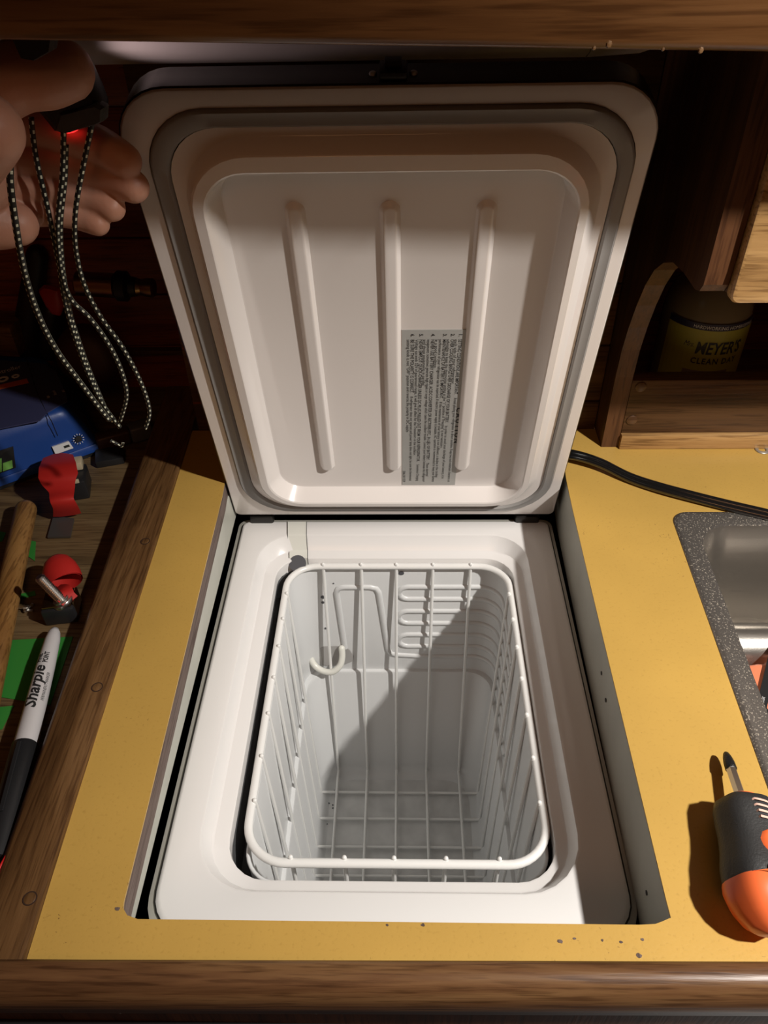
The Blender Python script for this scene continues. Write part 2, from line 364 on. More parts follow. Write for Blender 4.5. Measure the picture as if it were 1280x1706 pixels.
mk('plywood_core', holed([(x, y) for x, y in outer], [[(x+(.0125 if x > .15 else 0), y) for x, y in cut], sink_hole], CZ-.019, CZ-.0015), M_ply, ct, label='bare brown plywood edge inside the cutout')
for x, y, s in ((.095, -.418, .0016), (.103, -.4165, .0009), (.128, -.418, .0010), (.140, -.4165, .0011), (.136, -.4245, .0017), (.118, -.4172, .0008), (-.154, -.4035, .0018), (.0, -.4105, .0009), (.02, -.4102, .0012)):
    q = [(s*random.uniform(.7, 1.2)*math.cos(a)+x, s*random.uniform(.5, .9)*math.sin(a)+y) for a in [k*math.pi/4 for k in range(8)]]
    mk('chip', prism(q, CZ, CZ+.0002), M_ply, ct)
# ---- the painted well the fridge is dropped into
wl = root('fridge_well', (0, -.2, -.45), 'pale painted wooden well lining around the sunken fridge body', 'cabinet')
for nm_, b_, z0 in (('side_panel', (-.171, -.161, -.415, .04), -.0055), ('front_panel', (-.161, .1662, -.424, -.4125), -.0055), ('back_panel', (-.161, .1662, .0405, .052), -.0055)):
    mk(nm_, box(*b_, z0, CZ-.0195, .0005), M_well, wl)
mk('side_panel', prism([(.1597, -.4085), (.1606, -.33), (.1624, -.2), (.1640, -.08), (.1655, .0), (.168, .0395), (.176, .0395), (.1715, -.4125), (.1590, -.4125)], -.018, CZ-.0045), M_well, wl)
mk('gap_blackout', holed([(-.26, -.50), (.26, -.50), (.26, .13), (-.26, .13)], [[(-.21, -.45), (.21, -.45), (.21, .085), (-.21, .085)]], -.45, -.0065), M_bplast, wl)  # black shell added so the gap below the lining stays dark
mk('gap_blackout_top', holed([(-.26, -.50), (.26, -.50), (.26, .13), (-.26, .13)], [[(-.1715, -.413), (.1765, -.413), (.1765, .041), (-.1715, .041)]], -.0075, -.0060), M_bplast, wl)  # top ring of the added black shell, shuts out the background glow
mk('bottom_panel', box(-.26, .26, -.50, .13, -.46, -.4505, .0005), M_bplast, wl)
for x, y, z in ((-.1609, -.372, .012), (.1599, -.375, .012), (.1615, -.236, .018), (.1620, -.214, .022)):
    s = 1 if x < 0 else -1
    mk('screw_hole', lathe([(.0001, 0), (.0016, 0), (.0016, .0003), (.0001, .0003)], 10, fr((x, y, z), (0, 1, 0), z=(s, 0, 0))), M_ink, wl)
# ---- wooden fiddle rail left of the counter
rl = root('fiddle_rail', (-.22, -.2, .03), 'worn teak fiddle rail with round plugs along the left edge of the counter', 'rail')
def rail_section(y):
    t = (y+.4335)/(.16+.4335); xr = -.1963-.0148*t-.002*t; xl = -.229-.030*t
    zt = CZ+.004
    return [V((xl, y, .018)), V((xl, y, zt-.006)), V((xl+.0015, y, zt-.0022)), V((xl+.005, y, zt)), V((xr-.004, y, zt)), V((xr-.0008, y, zt-.001)), V((xr-.0002, y, zt-.003)), V((xr-.0002, y, .018))]
mk('rail_board', loft([rail_section(-.4335+.5935*k/16) for k in range(17)], True, True), M_teak, rl, smooth=50)
for u, v in ((242, 902), (162, 1145), (50, 1497)):
    c = P(u, v, 2, CZ+.004)
    mk('wood_plug', lathe([(.0034, -.001), (.0034, .0003), (.0031, .0005), (.0001, .0006)], 20, Matrix.Translation(c)) if True else None, M_teak, rl, smooth=40)
    mk('plug_joint', loft([[c+V((r*math.cos(k*.314), r*math.sin(k*.314), z)) for k in range(20)] for r, z in ((.0034, .0001), (.0034, .00035), (.0041, .00035), (.0041, .0001))]), mat('dark_joint', (.03, .012, .005), .7), rl)
# ---- front nosing
ns = root('front_nosing', (0, -.45, -.02), 'rounded dark teak edge board along the front of the counter', 'trim')
def nose(x):
    o = .0035*x/.2*.5
    pr = [(-.4302, CZ-.02), (-.4302, CZ+.0045), (-.4325, CZ+.0062), (-.438, CZ+.0064), (-.4425, CZ+.0045), (-.4462, CZ), (-.448, CZ-.006), (-.4484, CZ-.012), (-.4476, CZ-.022), (-.445, CZ-.026), (-.4302, CZ-.026)]
    return [V((x, y+o, z)) for y, z in pr]
mk('edge_board', loft([nose(-.35+.09*k) for k in range(12)], True, True), M_teakx, ns, smooth=60)
mk('cabinet_front', box(-.35, .64, -.4425, -.4315, -.85, CZ-.0265, .001), M_teakz, ns)
mk('floor', box(-1.2, 1.2, -2.4, -.2, -.88, -.86, .001), M_teakr, loc=(0, -1, -.86), label='dark cabin sole below the galley', cat='floor', kind='structure')
# ---- fiddle above (upper shelf) crossing the top of the picture
bm_ = root('shelf_fiddle', (0, -.19, .44), 'thick varnished wooden shelf front crossing the top of the view', 'shelf')
def beam(x):
    z0 = .4407-.0277*x
    pr = [(-.1995, z0+.004), (-.1985, z0+.0013), (-.196, z0), (-.185, z0), (-.1825, z0+.002), (-.1815, z0+.006), (-.1815, .556), (-.201, .556), (-.2008, z0+.02)]
    return [V((x, y, z)) for y, z in pr]
mk('front_board', loft([beam(-.6+.13*k) for k in range(11)], True, True), M_beam, bm_, smooth=50)
for u, v, s in ((1015, 74, .0016), (1105, 82, .0009), (1168, 84, .0014), (990, 80, .001)):
    c = P(u, v, 1, -.2015)
    mk('chip', lathe([(.0001, .0006), (s*.7, .0005), (s, 0), (.0001, 0)], 7, fr(c, (1, .2, 0), z=(0, -1, 0))), M_teak, bm_)
mk('light_stop_board', box(-.6, .69, -.181, .077, .4665, .478, .001), M_teakx, bm_)  # unseen board added over the lid to stop light from above
# ---- white channel / lamp housing under the shelf behind the lid
ch = root('strip_light_housing', (0, -.03, .43), 'white rounded strip light housing under the upper shelf behind the lid', 'light fixture')
pr = [(-.06, .0), (-.062, -.030), (-.059, -.042), (-.052, -.0485), (-.042, -.053), (-.02, -.054), (-.008, -.051), (-.002, -.042), (0, 0)]
def chs(x, k=1): return [V((x, -.032+(y+.031)*k, .461+z*k)) for y, z in pr]
mk('housing', loft([chs(-.30), chs(.125), chs(.155, .97), chs(.168, .9), chs(.176, .78), chs(.181, .55), chs(.1825, .2)], True, True), M_alu, ch, smooth=50)
mk('end_seam', loft([chs(.122, 1.004), chs(.1226, 1.004)], True, True), M_gplast, ch)
# ---- tool shelf left of the rail
SZ = .03
mk('tool_shelf', holed([(-.6, -.5), (-.2285, -.5), (-.2285, -.4335), (-.2545, .198), (-.6, .198)], [], SZ-.012, SZ), M_shelf, loc=(-.4, -.1, SZ), label='worn plywood tool shelf left of the teak rail, dusty and scratched', cat='shelf')
# ---- locker to the right: side panel with curved notch, bottom rail, trim, door
lk = root('galley_locker', (.3, .06, CZ), 'teak galley locker with notched side panel and golden door at the right', 'cabinet')
pf = [(.045, CZ), (.045, .09), (.0445, .13), (.042, .16), (.036, .185), (.027, .21), (.016, .233), (.002, .252), (-.015, .265), (-.035, .2735), (-.06, .2765), (-.088, .2765), (-.096, .279), (-.1, .285), (-.1005, .294)]
poly = pf+[(-.1005, .465), (.218, .465), (.218, CZ)]
mk('side_panel', loft([[V((x, y, z)) for y, z in poly] for x in (.208, .2243)], True, True), M_teakz, lk)
mk('bottom_rail', box(.2247, .66, .045, .061, .067, .1265, .001), M_teakr, lk, smooth=40)
mk('trim_strip', box(.2247, .66, .0405, .0615, CZ+.0002, .0665, .0012), M_oak, lk, smooth=40, label='pale worn strip under the bottom rail')
for u, v in ((1068, 645), (1053, 700), (1047, 838-138+0)):
    if v == 700 and u == 1047: continue
    c = P(u, v, 1, .0445)
    mk('wood_plug', lathe([(.0052, -.001), (.0052, .0006), (.0048, .0009), (.0001, .0009)], 20, fr(c+V((0, .0002, 0)), (1, 0, 0), z=(0, -1, 0))), M_teakr, lk, smooth=40)
mk('locker_floor', box(.2247, .66, .062, .218, .052, .064, .0005), M_teakx, lk)
mk('face_frame', box(.2247, .66, -.0985, -.083, .278, .465, .002), M_teakz, lk, smooth=40)
mk('locker_bottom', box(.2247, .66, -.083, .218, .278, .288, .0005), M_teakx, lk)
def rr3(x0, x1, z0, z1, r): return [(x, z) for x, z in rrect(x0, x1, z0, z1, r, 5)]
dr = loft([[V((x+dx, y, z)) for x, z in rr3(.2252+i, .62, .2745+i, .46, .006)] for y, i, dx in ((-.0988, 0, 0), (-.105, 0, 0), (-.107, .001, 0), (-.1077, .003, 0))], True, True)
mk('door', dr, M_oak, lk, smooth=35, label='golden oak door with rounded corner')
# ---- soap bottle on the ledge behind the rail
bc = V((.2995, .0395+.075, .0)); BY = .118
sb = root('soap_bottle', (.3, BY, .067), 'clear soap bottle with yellow label in the locker opening', 'bottle')
def cyl(r0, r1, z0, z1, a0, a1, c, n=20):
    rs = []
    for z, r in ((z0, r0), (z1, r1)):
        rs.append([V((c[0]+r*math.sin(math.radians(a0+(a1-a0)*k/n)), c[1]-r*math.cos(math.radians(a0+(a1-a0)*k/n)), z)) for k in range(n+1)])
    return loft(rs, closed=False)
bx, by = .307, BY
mk('bottle_body', lathe([(.001, .067), (.036, .067), (.04, .071), (.041, .13), (.0415, .16), (.04, .175), (.034, .19), (.024, .2), (.016, .206), (.014, .215), (.001, .215)], 36, Matrix.Translation((bx, by, 0))), M_soapb, sb, smooth=40)
mk('label_band', cyl(.0422, .0422, .160, .1665, -70, 60, (bx, by)), M_navy, sb)
mk('label', cyl(.0419, .0421, .084, .161, -70, 60, (bx, by)), M_soapl, sb)
mk('label_panel', cyl(.0423, .0423, .085, .118, -34, 26, (bx, by)), M_soapr, sb)
def wrap(q, z, a_mid, r=.0426):
    vs = []
    w0 = max(v.x for v in q[0])
    for v in q[0]:
        a = math.radians(a_mid)+(v.x-w0/2)/r
        vs.append(V((bx+r*math.sin(a), by-r*math.cos(a), z+v.y)))
    return vs, q[1]
I4 = Matrix.Identity(4)
mk('brand_lettering', wrap(textq("MEYER'S", .0175, I4, width=.046, bold=.0004, shear=.1), .136, 6), M_ink, sb)
mk('brand_lettering', wrap(textq("Mrs.", .0075, I4, width=.010, shear=.4), .142, -34), M_ink, sb)
mk('brand_lettering', wrap(textq("CLEAN DAY", .0085, I4, width=.046, bold=.0002, sp=1.2), .1255, 4), M_ink, sb)
mk('band_lettering', wrap(textq("HARDWORKING HOMEKEEPING", .0048, I4, width=.062), .1615, 8), M_inkw, sb)
# ---- sink
sk = root('sink', (.4, -.24, CZ), 'dusty stainless steel sink set in the counter at the right', 'sink')
S = SK; rings = []
def sr(d, r, z): return ring(skew(rrect(S['x0']+d, S['x1']-d, S['y0']+d, S['y1']-d, r, 8)), z)
mk('flange', loft([sr(0, .014, CZ+.0002), sr(.0006, .0135, CZ+.0014), sr(.004, .014, CZ+.0018), sr(.015, .022, CZ+.0014), sr(.0185, .028, CZ+.0006)]), M_sink, sk, smooth=60)
mk('basin', loft([sr(.0185, .028, CZ+.0006), sr(.0195, .029, CZ-.003), sr(.0215, .031, CZ-.03), sr(.026, .033, CZ-.11), sr(.034, .035, CZ-.135), sr(.052, .035, CZ-.145)], cap1=True), M_sink2, sk, smooth=60)
# inner steel ledge (drop-in drainer) crossing the basin
dn = root('steel_drainer', (.4, -.22, -.05), 'bright stainless drainer step standing across the inside of the sink', 'drainer')
prf = [(-.128, -.1), (-.131, -.02), (-.134, -.010), (-.140, -.005), (-.148, -.004), (-.158, -.0065), (-.166, -.014), (-.171, -.026), (-.175, -.05), (-.18, -.1)]
def dns(x, dz=0): return [V((x, y, z+dz*(.0 if z < -.09 else 1))) for y, z in prf]
mk('step', loft([dns(.268, -.010), dns(.270, -.004), dns(.274, -.001), dns(.29), dns(.32), dns(.45), dns(.55)], True, True), M_sink2, dn, smooth=60)
pu = root('orange_pouch', (.33, -.25, -.06), 'orange pouch with black lettered strap lying in the sink', 'pouch')
pz = -.012
pp = [P(u, v, 2, pz) for u, v in ((1243, 1112), (1246, 1107), (1262, 1105), (1330, 1106), (1360, 1290), (1300, 1295), (1282, 1240), (1262, 1178), (1246, 1130))]
pcn = sum(pp, V())/len(pp)
mk('pouch_body', loft([[V((p.x, p.y, -.06)) for p in pp], [V((p.x, p.y, pz-.003)) for p in pp], [pcn+(p-pcn)*.97 for p in pp], [pcn+(p-pcn)*.9+V((0, 0, .0012)) for p in pp]], True, True), M_orange2, pu, smooth=50)
def ribbon(pts, wid, th, nrm=(0, 0, 1)):
    pts = [V(p) for p in pts]; rs = []
    for i, p in enumerate(pts):
        t = (pts[min(i+1, len(pts)-1)]-pts[max(i-1, 0)]).normalized(); n_ = (V(nrm)-t*V(nrm).dot(t)).normalized(); s = t.cross(n_)
        rs.append([p+s*wid/2+n_*th/2, p-s*wid/2+n_*th/2, p-s*wid/2-n_*th/2, p+s*wid/2-n_*th/2])
    return loft(rs, True, True)
a = P(1296, 1062, 2, -.0085); c = P(1266, 1190, 2, -.0085)
mk('strap', ribbon([a, a.lerp(c, .5)+V((0, 0, .001)), c], .0075, .0018), M_bplast, pu)
a2 = P(1266, 1176, 2, -.0072); c2 = P(1310, 1236, 2, -.0072)
mk('strap', ribbon([a2, c2], .0075, .0018), M_bplast, pu)
d = (c-a).normalized()
mk('strap_lettering', textq('IMMERSION', .0030, fr(c-d*.005+V((.001, 0, .0013)), -d, z=(0, 0, 1))), M_inkw, pu)
# ---- washer and power cable
c = P(1270, 750, 2, CZ)
mk('steel_washer', loft([[c+V((r*math.cos(k*.2618), r*math.sin(k*.2618), z)) for k in range(24)] for r, z in ((.0035, 0), (.0035, .0008), (.0038, .0012), (.0065, .0012), (.0069, .0008), (.0069, 0), (.0035, 0))]), mat('dull_washer_steel', (.4, .38, .34), .45, metal=.6), loc=c, smooth=40, label='small steel washer lying on the yellow counter near the locker', cat='washer')
pc = root('power_cable', (.25, 0, CZ), 'black twin core power cable running across the yellow counter to the sink', 'cable')
cp = [P(u, v, 2, CZ+.0055) for u, v in ((900, 757), (925, 756), (955, 763), (1000, 775), (1050, 795), (1100, 812), (1160, 828), (1220, 843), (1280, 857), (1340, 872))]
cp = [p+V((0, 0, .004*math.sin(i*.8))) if 1 < i < 5 else p for i, p in enumerate(cp)]
cs = spline(cp, 8)
mk('cable_core', tube([p+V((0, .0024, .0004)) for p in cs], .0031, 12), M_cable, pc, smooth=60)
mk('cable_core', tube([p+V((0, -.0024, -.001)) for p in cs], .0031, 12), M_cable, pc, smooth=60)
# ================================================================= FRIDGE
fg = root('chest_fridge', (0, -.2, -.44), 'white top-opening chest fridge sunk in the counter, its lid propped open', 'refrigerator')
BR = (.03, .01)
mk('case', loft([ring(rrect(-.1592, .1606, -.399, .010, BR), z) for z in (-.44, -.018)]+[ring(rrect(-.1588, .1602, -.3986, .0096, BR), -.0155), ring(rrect(-.1535, .1555, -.3932, .0045, BR), -.0148)], cap0=True), M_steel, fg, smooth=50)
R1 = (.026, .006); R2 = (.036, .034)
top_rings = [(rrect(-.1540, .1560, -.3922, .0038, R1), -.0160, 0), (rrect(-.1540, .1560, -.3922, .0038, R1), -.0135, 0), (rrect(-.1528, .1548, -.391, .003, R1), -.0124, 0), (rrect(-.1512, .1532, -.3894, .0014, R1), -.012, 0),
    (rrect(-.1335, .1310, -.3675, -.0160, (.042, .036)), -.012, 0), (rrect(-.1320, .1295, -.3660, -.0172, (.041, .035)), -.0127, 0), (rrect(-.1272, .1250, -.3595, -.0245, (.037, .032)), -.0262, 0), (rrect(-.1258, .1236, -.3580, -.0260, (.036, .031)), -.0272, 0),
    (rrect(-.1165, .1180, -.3530, -.0325, (.030, .028)), -.0278, 0), (rrect(-.1150, .1165, -.3515, -.0340, (.029, .027)), -.0288, 0), (rrect(-.1145, .1160, -.3508, -.0346, (.028, .026)), -.033, 0), (rrect(-.1145, .1160, -.3508, -.0346, (.028, .026)), -.048, 0)]
tp = mk('top_frame', loft([ring(r, z) for r, z, _ in top_rings]), M_white, fg, smooth=30)
mk('top_frame_seam', loft([ring(rrect(-.1553, .1572, -.3938, .0048, (.028, .008)), -.0156), ring(rrect(-.1553, .1572, -.3938, .0048, (.028, .008)), -.0142), ring(rrect(-.1530, .1550, -.3912, .0030, R1), -.0142)]), M_black, fg, smooth=50)
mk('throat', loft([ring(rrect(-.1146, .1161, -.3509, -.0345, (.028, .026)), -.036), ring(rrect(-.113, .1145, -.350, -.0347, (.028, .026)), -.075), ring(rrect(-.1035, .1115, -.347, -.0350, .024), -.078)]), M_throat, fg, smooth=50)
# liner: evaporator box above, moulded lining below
Lx0, Lx1, Ly0, Ly1 = -.1025, .1110, -.3475, -.0352
def lr(d, z, r=.024, b=0): return ring(rrect(Lx0+d, Lx1-d, Ly0+d, Ly1-d-b, r, 8), z)
ev = mk('evaporator_box', loft([lr(-.0012, -.078), lr(-.0012, -.0425), lr(-.0008, -.0405), lr(.0, -.040), lr(.0006, -.0415), lr(.0006, -.2014)]), M_liner, fg, smooth=50, label='pale metal cooling box with a raised serpentine tube')
mk('liner_wall', loft([lr(.0006, -.2014), lr(.0042, -.2018, .026), lr(.0052, -.2045, .027), lr(.0080, -.376, .03, .0075), lr(.012, -.386, .03, .0085), lr(.02, -.389, .03, .009)]), M_liner, fg, smooth=50)
mk('liner_floor', loft([lr(.02, -.389, .03, .009)], cap0=True), M_floor, fg)
mk('liner_lip', tube([V((x, y, -.0408)) for x, y in rrect(Lx0-.0006, Lx1+.0006, Ly0-.0006, Ly1-.0005, .024, 8)], .0014, 8, closed=True), M_liner, ev, smooth=60)
# serpentine: half-sunk tube following the box wall; s = distance from back-left, wraps round the right corner
def wallp(x, z, d=0.0):
    r = .024; xc = Lx1-.0006-r; yb = Ly1-.0006
    if x <= xc: return V((x, yb-d, z))
    a = (x-xc)/r
    if a <= math.pi/2: return V((xc+(r-d)*math.sin(a), yb-r+(r-d)*math.cos(a), z))
    return V((Lx1-.0006-d, yb-r-(a-math.pi/2)*r, z))
def emb(path, rad=.0034, name='cooling_tube'):
    pts = []
    for (x0, z0), (x1, z1) in zip(path, path[1:]):
        n_ = max(1, int(math.hypot(x1-x0, z1-z0)/.004))
        pts += [wallp(x0+(x1-x0)*k/n_, z0+(z1-z0)*k/n_, -.0008) for k in range(n_)]
    pts.append(wallp(*path[-1], -.0008))
    return mk(name, tube(pts, rad, 8), M_liner, ev if name == 'cooling_tube' else fg, smooth=60)
def corner(path, r=.006):
    out = [path[0]]
    for a_, b_, c_ in zip(path, path[1:], path[2:]):
        A, B, C_ = V(a_), V(b_), V(c_); p = B+(A-B).normalized()*r; q = B+(C_-B).normalized()*r
        out += [tuple(p), tuple((p*.25+B*.5+q*.25)), tuple(q)]
    return out+[path[-1]]
emb(corner([(-.0554, -.1646), (-.0599, -.0675), (-.0166, -.0675), (-.0068, -.1748), (.03, -.178), (.225, -.178)], .008))
XR = .2
for z0, z1 in ((-.067, -.085), (-.1035, -.1225), (-.1411, -.1605)):
    mid = (z0+z1)/2; h = (z0-z1)/2
    arc = [(.014-h*math.sin(a), mid+h*math.cos(a)) for a in [k*math.pi/6 for k in range(7)]]
    emb([(XR, z0)]+arc+[(XR, z1)])
# service hole, loop of tube, holes
yb = Ly1-.0006
hp = [(x*1.08-.003, -.1605+(z+.139)*.92) for x, z in [(-.092, -.158), (-.087, -.150), (-.070, -.140), (-.057, -.139), (-.050, -.140), (-.044, -.146), (-.040, -.158), (-.041, -.168), (-.052, -.176), (-.070, -.178), (-.084, -.174), (-.090, -.166)]]
mk('service_opening', loft([[V((x, yb-.0004, z)) for x, z in hp], [V((x*.97-.0018, yb-.0006, z*.97-.005)) for x, z in hp]], cap1=True), mat('service_recess', (.42, .41, .40), .6), fg)
tl = spline([(x*1.06-.002, y, -.1605+(z+.139)*.92) for x, y, z in [(-.0535, yb-.003, -.140), (-.0532, yb-.007, -.150), (-.0555, yb-.012, -.160), (-.063, yb-.015, -.168), (-.073, yb-.013, -.170), (-.082, yb-.009, -.166), (-.087, yb-.004, -.158), (-.088, yb+.001, -.152)]], 5)
mk('tube_loop', tube(tl, .0036, 10, round_ends=True), M_cover, fg, smooth=60)
for x, z, r in ((.0075, -.0471, .0028), (-.0744, -.0824, .0024), (-.075, -.0905, .0018), (-.0746, -.1315, .0015), (-.062, -.062, .0008)):
    mk('fixing_hole', lathe([(.0001, 0), (r, 0), (r, .0003), (.0001, .0003)], 12, fr((x, yb-.0002, z), (1, 0, 0), z=(0, -1, 0))), M_gplast, fg)
random.seed(8)
dq = []
for k in range(30):
    x, y = random.uniform(-.090, -.0775), random.uniform(-.15, -.062) if k > 16 else random.uniform(-.085, -.058); r = random.choice((.0006, .0008, .0012, .0016))
    dq.append(prism([(x+r*random.uniform(.6, 1.3)*math.cos(t), y+r*random.uniform(.6, 1.3)*math.sin(t)) for t in (0, 1, 2, 3, 4, 5)], -.3889, -.3885))
mk('dirt_speck', join(*dq), M_gplast, fg, kind='stuff')
# drain cover strip over the frame at back left
cov = []
for (xa, xb) in ((-.1085, -.0890),):
    prof = [(.002, -.0116), (-.0165, -.0116), (-.0180, -.0124), (-.0250, -.0260), (-.0265, -.0268), (-.0345, -.0276), (-.0350, -.036)]
    t_ = lambda y: (-.03-y)*.06 if y < 0 else -.002
    top = [[V((xa+.004*(-y/.035), y, z+.0004)), V((xb+.003*(-y/.035), y, z+.0004))] for y, z in prof]
    bot = [[V((xb+.003*(-y/.035), y, z-.0012)), V((xa+.004*(-y/.035), y, z-.0012))] for y, z in prof]
    mk('drain_cover', loft([a_+b_ for a_, b_ in zip(top, bot)], True, True), M_cover, fg, smooth=30)
    for x_, dx in ((xa, .004), (xb, .003)):
        mk('cover_seam', tube([V((x_+dx*(-y/.035), y, z+.0003)) for y, z in prof], .00035, 6), M_ink, fg)
mk('drain_hole', lathe([(.0001, 0), (.0085, 0), (.0085, .0006), (.0001, .0006)], 20, fr((-.0958, -.0392, -.0305), (1, 0, 0), z=(0, -.55, .83))), M_gplast, fg)
# hinges
for x in (-.135, .135):
    mk('hinge', box(x-.012, x+.012, .0005, .014, -.016, -.004, .002), M_black, fg, smooth=40)
# ---- lid
TH = math.radians(75.7); LD = V((0, -math.cos(TH), math.sin(TH))); LN = V((0, -math.sin(TH), -math.cos(TH)))
LM = Matrix((V((1, 0, 0)), LD, LN)).transposed().to_4x4()         # lid frame: x, d (up the lid), o (towards the inside)
def lid(q): return xf(q, LM)
RT = (.006, .034)
lo = lambda i, z: ring(rrect(-.1605+i, .1605-i, -.0005+i, .4200-i, (max(.003, .006-i), .034-i), 8), z)
ld = mk('lid', lid(loft([lo(.0012, -.0005), lo(0, -.0015), lo(0, -.024), lo(.002, -.027), lo(.005, -.028)], False, True)), M_black, fg, smooth=40, label='black edged lid standing open')
gi = lambda a: a
G0 = rrect(-.1465, .1505, .0092, .4085, (.046, .040), 8); G1 = rrect(-.1345, .1405, .0150, .3970, (.042, .034), 8)
W0 = rrect(-.1590, .1590, .0010, .4185, (.0050, .0325), 8)
mk('lid_rim', lid(loft([ring(rrect(-.1596, .1596, .0004, .4191, (.0055, .0332), 8), -.0006), ring(W0, .0004), ring(rrect(-.1585, .1585, .0016, .4179, (.005, .032), 8), .0008), ring(G0, .0008), ring(G0, -.0015)])), M_lidw, ld, smooth=35)
def gk(t, z):
    a = [(-.1465, -.1345), (.1505, .1405), (.0092, .0150), (.4085, .3970)]
    q = [p0+(p1-p0)*t for p0, p1 in a]; return ring(rrect(q[0], q[1], q[2], q[3], (.046-.004*t, .040-.006*t), 8), z)
mk('gasket', lid(loft([gk(.02, -.0012), gk(.06, .0022), gk(.18, .0034), gk(.5, .0026), gk(.82, .0034), gk(.94, .0022), gk(.98, -.0012)])), M_gask, ld, smooth=50)
pn = [(G1, -.0012), (G1, .0008), (rrect(-.1290, .1345, .0235, .3925, (.040, .044), 8), .0010), (rrect(-.1280, .1335, .0245, .3915, (.040, .044), 8), .0016), (rrect(-.1245, .1268, .0288, .3858, (.038, .040), 8), .0108), (rrect(-.1232, .1256, .0300, .3846, (.037, .039), 8), .0118),
      (rrect(-.1168, .1205, .0345, .3750, (.032, .030), 8), .0120), (rrect(-.1155, .1193, .0358, .3738, (.031, .029), 8), .0112), (rrect(-.1070, .1125, .0425, .3690, (.022, .020), 8), -.0032), (rrect(-.1055, .1110, .0440, .3675, (.021, .019), 8), -.0040)]
mk('inner_panel', lid(loft([ring(r, z) for r, z in pn], cap1=True)), M_lidw, ld, smooth=28)
for x in (-.0610, .0010, .0638):
    def rb(i, z): return ring(rrect(x-.0070+i, x+.0070-i, .0680+i, .3455-i, .0068-i, 6), z)
    mk('rib', lid(loft([rb(0, -.0041), rb(.0005, -.0036), rb(.0022, -.0009), rb(.0030, -.0004), rb(.0042, -.0003)], cap1=True)), M_lidw, ld, smooth=40)
# caution label
LB = Matrix.Translation(LD*0)
lx0, lx1, ly0, ly1 = .0086, .0566, .0442, .2378; lz = -.0036
lab = setm(lid(prism([(lx0, ly0), (lx1+.0026, ly0), (lx1+.0026, ly1), (lx0, ly1)], -.0039, lz)), 0)
lines = [('1.', 'SETTING CONDITIONS ARE IMPORTANT.', 'Avoid placing your refrigerator in direct sunshine. Keep two inch minimum clearance at', 1.0),
 ('', '', 'each side of your refrigerator.', .27),
 ('2.', 'OVER COOLING BRINGS OVER DISCHARGE OF YOUR BATTERY.', 'In order to avoid your discharge of your battery, it is', .97),
 ('', '', 'advisable to keep the thermostat setting at the "1" position if "Freezing" is not necessary.', .72),
 ('3.', 'MAINTENANCE OF BATTERY IS IMPORTANT.', 'If the maintenance of your battery is not sufficient, a decline in the cooling', .96),
 ('', '', 'performance of your refrigerator can be expected. If electric power supply is available, AC operation is recommended to keep your battery', 1.0),
 ('', '', 'in a good condition.', .17),
 ('4.', 'NEVER USE BATTERY CHARGER, AC/DC CONVERTER OR RECTIFIER ETC., IN LIEU OF BATTERY.', 'These electrical', .95),
 ('', '', 'equipments sometimes generate high ripple or surge voltage which cause the oscillator trouble. Connect your battery between the refrigerator', 1.0),
 ('', '', 'and those equipments in parallel.', .28),
 ('5.', 'NEVER EMPLOY QUICK-CHARGER UNLESS DC PLUG PULLED OUT FROM YOUR REFRIGERATOR.', 'Sometimes Charging', .99),
 ('', '', 'Voltage exceeds 32V of guaranteed range, it will give ill effect for the Transistors in the oscillator.', .78),
 ('6.', 'BE SURE THE POLARITY IS CORRECT.', 'If refrigerator does not operate and power lamp does not light, be sure the thermostat', .99),
 ('', '', 'setting knob is not "OFF" position and reverse the polarity in DC supply.', .6)]
tq = []
def lt(x, d_): return LM @ fr((x, d_, lz+.0002), (0, -1, 0), z=(0, 0, 1))
full = ly1-ly0-.0145
for i, (num, caps, low, wd) in enumerate(lines):
    x = .0520-.0030*i-(.0006 if i > 11 else 0); d0 = ly1-.0095
    if num: tq.append(textq(num, .0040, lt(x, ly1-.004), bold=.00006))
    nc, nl = len(caps), len(low); tot = wd*full; cw = tot*(nc*1.35)/(nc*1.35+nl+2) if nc else 0
    if caps: tq.append(textq(caps, .0040, lt(x, d0), width=cw, bold=.00002))
    tq.append(textq(low, .0036, lt(x, d0-cw-(.004 if caps else 0)), width=tot-cw-(.004 if caps else 0), bold=0))
tq.append(textq('C A U T I O N', .0054, lt(.0550, ly0+.108), width=.046, bold=.0002))
tq.append(textq('5046 201 0229', .0034, lt(.0092, ly0+.022), width=.017))
mk('caution_label', join(lab, *[setm(q, 1) for q in tq]), [M_label, M_ink], ld, label='grey CAUTION instruction label printed in black')
# latch on the lid's upper end
lc = V((.004, .4200, -.012))
mk('latch', lid(join(box(-.004, .012, .4198, .4245, -.020, -.003, .0015), box(-.001, .009, .424, .4275, -.017, -.008, .001))), M_bplast, ld, smooth=40)
for x in (-.0075, .0155):
    mk('latch_screw', lid(lathe([(.0024, .4198), (.0024, .4208), (.0012, .4216), (.0001, .4217)], 12, Matrix.Translation((x, 0, -.0115)) @ Matrix(((1, 0, 0, 0), (0, 0, 1, 0), (0, -1, 0, 0), (0, 0, 0, 1))))), M_chrome, ld, smooth=60)
